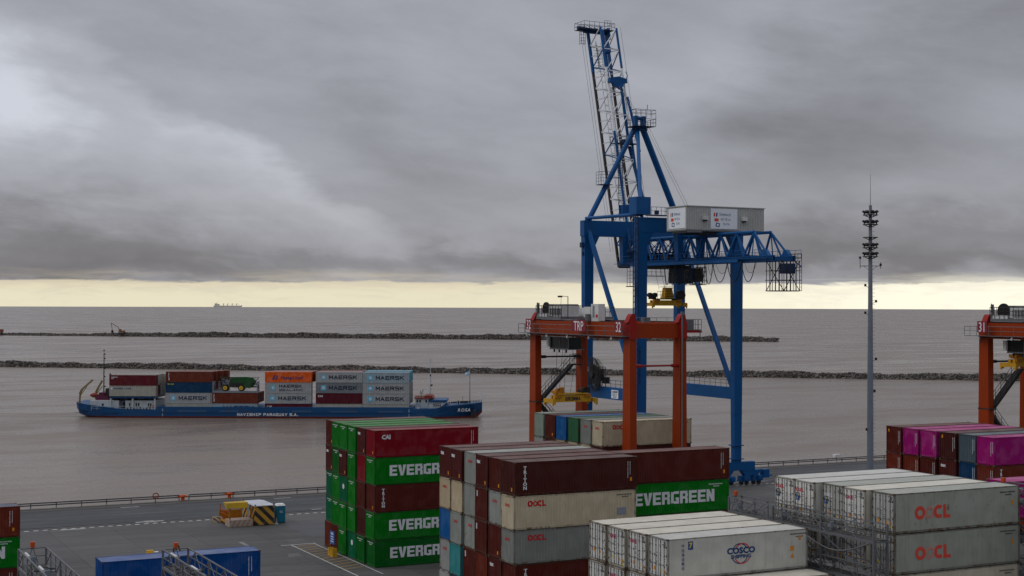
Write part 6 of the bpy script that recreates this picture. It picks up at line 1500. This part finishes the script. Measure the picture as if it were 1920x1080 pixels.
# ---- deck cargo
SHH = 2.73
def ship_box():
    mb = MB(); mb.box(0, .16, .0, .12, 0, SHH); mb.box(LC - .16, LC, 0, .12, 0, SHH); mb.box(0, .16, WC - .12, WC, 0, SHH); mb.box(LC - .16, LC, WC - .12, WC, 0, SHH)
    mb.box(.16, LC - .16, .01, .1, 0, .16); mb.box(.16, LC - .16, .01, .1, SHH - .1, SHH - .005)
    mb.box(.16, LC - .16, WC - .1, WC - .01, 0, .16); mb.box(.16, LC - .16, WC - .1, WC - .01, SHH - .1, SHH - .005)
    corr(mb, LC - .32, .16, SHH - .1, .03, .07, .55, .16); corr(mb, LC - .32, .16, SHH - .1, WC - .03, WC - .07, .55, .16)
    mb.box(.03, .07, .12, WC - .12, .0, SHH - .03)
    mb.box(LC - .07, LC - .03, .12, WC - .12, .0, SHH - .03); mb.box(.1, LC - .1, .1, WC - .1, SHH - .06, SHH - .02)
    for y_ in (.5, 1.0, 1.4, 1.9): mb.box(LC - .03, LC + .0, y_, y_ + .05, .1, SHH - .15)
    return mb.mesh('ship_container', M['cpaint'])
SB = ship_box()
SC = dict(hred=(.105, .014, .020), orange=(.62, .095, .006), mgrey=(.30, .32, .33), mdark=(.155, .175, .195), mblue=(.26, .33, .37), rb=(.13, .028, .016), nv=(.006, .040, .095), ivry=(.33, .33, .29), cai=(.085, .010, .020), sky=(.12, .32, .42), pink=(.24, .10, .09))
SW = dict(hred='crimson', orange='orange', mgrey='grey', mdark='dark grey', mblue='bluish grey', rb='red-brown', nv='navy', ivry='off-white', cai='dark maroon', sky='sky blue', pink='dusty pink')
BAYS = {'at the stern': (lx(204), 5.6, 0.), 'amidships beside the green machine': (lx(310), None, 0.), 'on the flat rack bay': (lx(395), None, 0), 'with the orange container': (lx(496.5), None, 0), 'between two bays of grey boxes': (lx(592), None, 0), 'next to the white wheelhouse': (lx(680), None, 0)}
def world(xl, yl, zl): return (SO[0] + xl * math.cos(SRZ) - yl * math.sin(SRZ), SO[1] + xl * math.sin(SRZ) + yl * math.cos(SRZ), WZ + zl)
def sbox(xl, row, z, col, lab, text=None, rust=.25):
    c = SC[col]; o = link('ship_container', SB, None, world(xl, .95 + row * 2.75, z), (0, 0, SRZ), color=(c[0], c[1], c[2], rust)); tag(o, lab, 'container', 'containers on the ship')
    def tx(s_, size, x_, z_, mat, bold=.02, wide=1.2): link('lettering', text_mesh(s_, size, bold, wide, mat), o, (x_, .008, z_), SIDE)
    if text == 'MAERSK': link('emblem', DEC['star'], o, (1.35, .008, .72), SIDE); link('lettering', stroke_text('MAERSK', 1.0, 1.06, .20, .20, 'ship_ink'), o, (3.45, .008, .88), SIDE)
    elif text == 'SEALAND': link('emblem', DEC['star'], o, (1.45, .008, .72), SIDE); link('lettering', stroke_text('MAERSK', .78, .86, .16, .16, 'ship_ink'), o, (3.7, .008, 1.42), SIDE); link('lettering', stroke_text('SEALAND', .55, .74, .10, .17, 'ship_ink'), o, (3.7, .008, .52), SIDE)
    elif text == 'HL': tx('Hapag-Lloyd', 1.15, 4.1, .88, 'logo_navy', .02, 1.0); link('emblem', DEC['hl'], o, (1.8, .008, .72), SIDE)
    elif text == 'CAI': tx('CAI', .72, .5, 1.75, 'logo_white', .02, 1.15)
    elif text == 'ML': link('lettering', stroke_text('MAERSK LINE', .40, .34, .08, .09, 'logo_navy'), o, (1.2, .008, 1.80), SIDE); link('emblem', DEC['globe'], o, (.3, .008, 1.7), SIDE)
    elif text == 'HAMBURG': tx('HAMBURG', .40, .5, 2.05, 'logo_white', .01, .9); tx('SUD', .40, .5, 1.7, 'logo_white', .01, .9)
    elif text == 'TR':
        for i, ch in enumerate('TRITON'): tx(ch, .38, .7, 2.15 - .33 * i, 'logo_white', .02, 1.1)
    elif text == 'YL': tx('TEXTAINER', .38, .4, 2.1, 'sticker_yellow', .01, .9)
    elif text == 'MB': link('lettering', stroke_text('MAERSK', 1.15, 1.15, .24, .22, 'logo_navy'), o, (3.3, .008, 1.02), SIDE); link('emblem', DEC['star'], o, (1.35, .008, .72), SIDE)
    return o
DEC['hl'] = flat_mb([[(0, 0), (.55, 0), (.8, .55), (.25, .55)], [(.35, .62), (.75, .62), (1.0, 1.15), (.6, 1.15)], [(.85, 0), (1.3, 0), (1.5, .5), (1.05, .5)], [(1.1, .62), (1.45, .62), (1.65, 1.1), (1.3, 1.1)]]).mesh('emblem', M['logo_navy'])
Tt = 2.78
near = {204: [(5.6, 'ivry', 'ML'), (5.6 + Tt, 'hred', 'HAMBURG')],
        310: [(1.0, 'ivry', None), (1.0 + Tt, 'mgrey', 'MAERSK'), (1.0 + 2 * Tt, 'nv', 'YL'), (1.0 + 3 * Tt, 'rb', 'TR')],
        395: [(1.0, 'mblue', 'MB'), (1.0 + Tt, 'rb', 'TR')],
        496.5: [(1.0, 'cai', 'CAI'), (1.0 + Tt, 'mgrey', 'MAERSK'), (1.0 + 2 * Tt, 'mgrey', 'SEALAND'), (1.0 + 3 * Tt, 'orange', 'HL')],
        592: [(1.0, 'ivry', None), (1.0 + Tt, 'cai', 'CAI'), (1.0 + 2 * Tt, 'mdark', 'MAERSK'), (1.0 + 3 * Tt, 'mgrey', 'MAERSK')],
        680: [(.9, 'ivry', None), (.9 + Tt, 'mgrey', 'MAERSK'), (.9 + 2 * Tt, 'mgrey', 'MAERSK'), (.9 + 3 * Tt, 'mblue', 'MAERSK')]}
bn_ = {204: 'above the stern house', 310: 'aft of the green machine', 395: 'under the green machine', 496.5: 'forward of the green machine', 592: 'second bay from the wheelhouse', 680: 'beside the wheelhouse'}
for a, lst in near.items():
    for k_, (z_, col, tx_) in enumerate(lst):
        nm = {'MAERSK': ' star-marked', 'MB': ' star-marked', 'SEALAND': ' two-line lettered', 'HL': ' blue-lettered', 'CAI': ' white-lettered', 'ML': ' small-lettered'}.get(tx_, '')
        sbox(lx(a), 0, z_, col, '%s%s container %s, near side, %s layer' % (SW[col], nm, bn_[a], ORD[k_]), tx_)
far = {204: [('ivry', 0, -.0), ('ivry', 0, .1), ('ivry', 1.6, 0)], 310: [('rb', .6, 0), ('rb', 1.6, 0), ('rb', 2.6, 0)], 496.5: [('rb', .3, 0), ('pink', .6, 0), ('rb', .8, 0)], 592: [('pink', 0, .0), ('rb', .1, 0), ('pink', .2, .1)], 680: [('sky', .1, .1), ('sky', .2, .2), ('sky', .3, .2)]}
for a, lst in far.items():
    for r_, (col, dx, dz) in enumerate(lst):
        top = near[a][-1][0]
        sbox(lx(a) + dx, r_ + 1, top + dz, col, '%s container %s, top layer, %s row' % (SW[col], bn_[a], ORD[r_ + 1]))
        if a in (204, 310, 680):
            for k_ in range(1, 2 if a == 204 else 3):
                c2 = ['ivry', 'hred', 'mgrey'][(r_ + k_) % 3] if a != 680 else 'mgrey'
                sbox(lx(a) + dx, r_ + 1, top - k_ * Tt, c2, '%s container %s, %s layer down, %s row' % (SW[c2], bn_[a], ORD[k_], ORD[r_ + 1]))
for r_ in (1, 2, 3): sbox(lx(395), r_, 1.0 + Tt, 'rb', 'red-brown container under the green machine, %s row from the near side' % ORD[r_])
# green self-propelled machine on a flat rack
fx, fz = lx(398), 1.0 + 2 * Tt
t = Thing('flat_rack', 'grey flat rack carrying the green machine on the ship', 'flat rack', world(fx, .95, fz), rz=SRZ)
mb = MB(); mb.box(0, 11.9, 0, 2.44, 0, .45); t.part('base', mb, M['mast'])
for a in (0, 11.6):
    mb = MB(); mb.box(a, a + .3, 0, .25, .45, 3.0); mb.box(a, a + .3, 2.19, 2.44, .45, 3.0); mb.box(a, a + .3, .25, 2.19, 2.0, 2.2); mb.bar((a + .15, .2, .5), (a + .15, 2.2, 2.9), .12); t.part('end_frame', mb, M['mast'])
mb = MB()
for a, b in ((.6, 2.6), (1.4, 3.2), (4.7, 4.2), (6.3, 5.8), (9.2, 8.3), (2.9, 2.5)): mb.tube((a, .05, .5), (b, .3, 1.9), .05, 4)
t.part('lashing_chain', mb, M['galv'])
t = Thing('farm_sprayer', 'green tank machine with four yellow wheels on the ship deck', 'farm machine', world(fx, .95, fz + .45), rz=SRZ)
mb = MB(); pr = [(4.0, 1.0), (4.6, 3.3), (5.2, 3.6), (8.6, 3.7), (10.4, 3.5), (11.2, 2.7), (11.0, 1.6), (9.6, .8), (6.5, .9)]; mb.prism(pr, 'y', .35, 2.1); t.part('tank', mb, M['machine_green'])
mb = MB(); mb.box(2.0, 11.8, .6, 1.9, .95, 1.2); mb.box(2.0, 4.6, .5, 2.0, 1.2, 2.3); mb.bar((1.5, .4, 2.0), (3.5, .4, 3.2), .15); mb.bar((1.5, .4, 3.4), (5, .4, 3.5), .15); mb.bar((9.8, .3, 1.2), (12, .3, 3.4), .15); mb.bar((10.2, .3, 3.5), (12.2, .3, 3.5), .12); mb.bar((11, .3, 1.0), (12, .3, 2.4), .12); t.part('chassis', mb, M['dark'])
mb = MB(); mb.box(2.3, 4.0, .42, .5, 2.2, 3.2); mb.box(2.6, 4.3, .40, .48, 1.7, 2.2); t.part('cab', mb, M['mast'])
mb = MB(); mb.box(2.0, 9.4, .3, .36, 3.55, 3.68); t.part('spray_boom', mb, M['machine_green'])
mb = MB(); rq = random.Random(2)
for i in range(22):
    a = (rq.uniform(1.2, 5.0), rq.uniform(.1, .5), rq.uniform(1.2, 3.2)); mb.bar(a, (a[0] + rq.uniform(-.9, .9), a[1], min(3.4, a[2] + rq.uniform(-.8, .8))), rq.uniform(.06, .16))
for i in range(10):
    a = (rq.uniform(9.6, 11.6), rq.uniform(.1, .5), rq.uniform(1.0, 3.0)); mb.bar(a, (a[0] + rq.uniform(-.6, .6), a[1], a[2] + rq.uniform(-.6, .6)), rq.uniform(.06, .16))
t.part('pipework', mb, M['dark'])
mb = MB(); mb.box(4.4, 8.2, .30, .36, 1.0, 2.2); t.part('side_panel', mb, M['dark'])
for a in (3.3, 7.5):
    for yy in (.0, 2.0):
        mb = MB(); mb.tube((lx(398) * 0 + a, yy - .05, .82), (a, yy + .4, .82), .82, 16); w_ = t.part('tyre', mb, M['black']); mb = MB(); mb.tube((a, yy - .09, .82), (a, yy - .04, .82), .55, 14); t.part('rim', mb, M['wheel_yellow'], w_)
        mb = MB(); mb.tube((a, yy - .13, .82), (a, yy - .10, .82), .18, 8); t.part('hub', mb, M['ship_yellow'], w_)

# ================================================================== far things
def far_pt(px, d): X = (px - 960) * d / 2763.0; return Vector((CS * d + SN * X, SN * d - CS * X, WZ - (d * d + X * X) / (2 * RE)))
p = far_pt(427, 13500); t = Thing('cargo_ship', 'distant bulk carrier with four deck cranes on the horizon', 'ship', tuple(p), rz=SRZ); k_ = 13500 / 2763.
mb = MB(); mb.prism([(-25.5 * k_, -2), (-26 * k_, 3.2 * k_), (24 * k_, 3.0 * k_), (27 * k_, 3.8 * k_), (25 * k_, -2)], 'y', -15, 15); t.part('hull', mb, M['ship_far'])
mb = MB(); mb.box(-24 * k_, -20.5 * k_, -12, 12, 3 * k_, 7.2 * k_); mb.box(-20.5 * k_, -15.5 * k_, -12, 12, 3 * k_, 6.2 * k_); mb.box(-20.4 * k_, -19.6 * k_, -3, 3, 6 * k_, 9.5 * k_); t.part('superstructure', mb, M['ship_far'])
for a in (-8, 0, 8.5, 17): mb = MB(); mb.box((a - .7) * k_, (a + .7) * k_, -3, 3, 3 * k_, 7.2 * k_); mb.tube((a * k_, 0, 6.8 * k_), ((a + 6) * k_, 0, 5.4 * k_), 1.1, 5); t.part('deck_crane', mb, M['ship_far'])
# excavator on the far breakwater
ex = Vector(((281.5), 1293.8, 0)); u = R0
t = Thing('excavator', 'yellow long-arm excavator working on the far breakwater', 'excavator', (281.5, 1318, -.2), rz=SRZ)
mb = MB(); mb.box(-2.4, 2.6, -1.8, 1.8, 1.3, 3.0); mb.box(-1.8, -.3, -1.6, 0, 3.0, 4.3); EXC = paint('excavator_paint', (.20, .09, .03), .6, .4); hb = t.part('house', mb, EXC)
mb = MB(); mb.box(-2.6, 2.6, -2.0, -1.2, -.3, 1.1); mb.box(-2.6, 2.6, 1.2, 2.0, -.3, 1.1); t.part('track', mb, M['dark'])
mb = MB(); mb.bar((-1.8, 0, 2.5), (-3.2, 0, 6.0), .5); mb.bar((-3.2, 0, 6.0), (-9.0, 0, 9.4), .45); t.part('boom_arm', mb, EXC)
mb = MB(); mb.bar((-9.4, 0, 9.9), (-8.3, 0, 3.2), .4); t.part('dipper_arm', mb, EXC)
mb = MB(); mb.prism([(-9.0, 3.4), (-7.6, 3.2), (-7.4, 1.2), (-8.6, .6), (-9.2, 1.6)], 'y', -.8, .8); t.part('bucket', mb, M['dark'])
t = Thing('dump_truck', 'red-brown dump truck on the low end of the far breakwater', 'truck', (188, 1396, -.9), rz=SRZ)
mb = MB(); mb.prism([(-4, 1.4), (4.2, 1.2), (4.6, 3.9), (-4.4, 4.2)], 'y', -1.3, 1.3); t.part('tipper_body', mb, paint('truck_red', (.22, .06, .045), .6, .4))
mb = MB(); mb.box(-8.2, -5.2, -1.2, 1.2, 1.0, 4.6); mb.box(-11, -8.4, -1.2, 1.2, .8, 2.8); t.part('cab', mb, paint('truck_cab', (.12, .05, .045), .6, .4))
for a in (-9.5, -6.4, -1.5, .3, 3): mb = MB(); mb.tube((a, -1.4, .6), (a, 1.4, .6), .75, 10); t.part('wheel', mb, M['black'])
# wake behind the ship: low churned ridges
mb = MB(); rnd = random.Random(8)
for i in range(520):
    s_ = rnd.uniform(.2, 46); x_ = -53 - s_; y_ = 7.75 + rnd.choice((-1, 1)) * (3 + s_ * .14) + rnd.uniform(-.5, .5); w = rnd.uniform(.3, 1.5)
    mb.add([(x_ - w, y_ - .25, .0), (x_ + w, y_ - .25, .0), (x_ + w * .8, y_ + .25, .0), (x_ - w * .8, y_ + .25, .0), (x_, y_, .07)], [(0, 1, 4), (1, 2, 4), (2, 3, 4), (3, 0, 4)])
wk = paint('churned_water', (.20, .17, .14), .4, .2, dirtc=(.3, .27, .24, 1))
tag(link('foam', mb.mesh('foam', wk), None, SO, (0, 0, SRZ)), 'churned wake trailing behind the stern of the ship', 'wake', None, 'stuff')
bpy.context.view_layer.update()
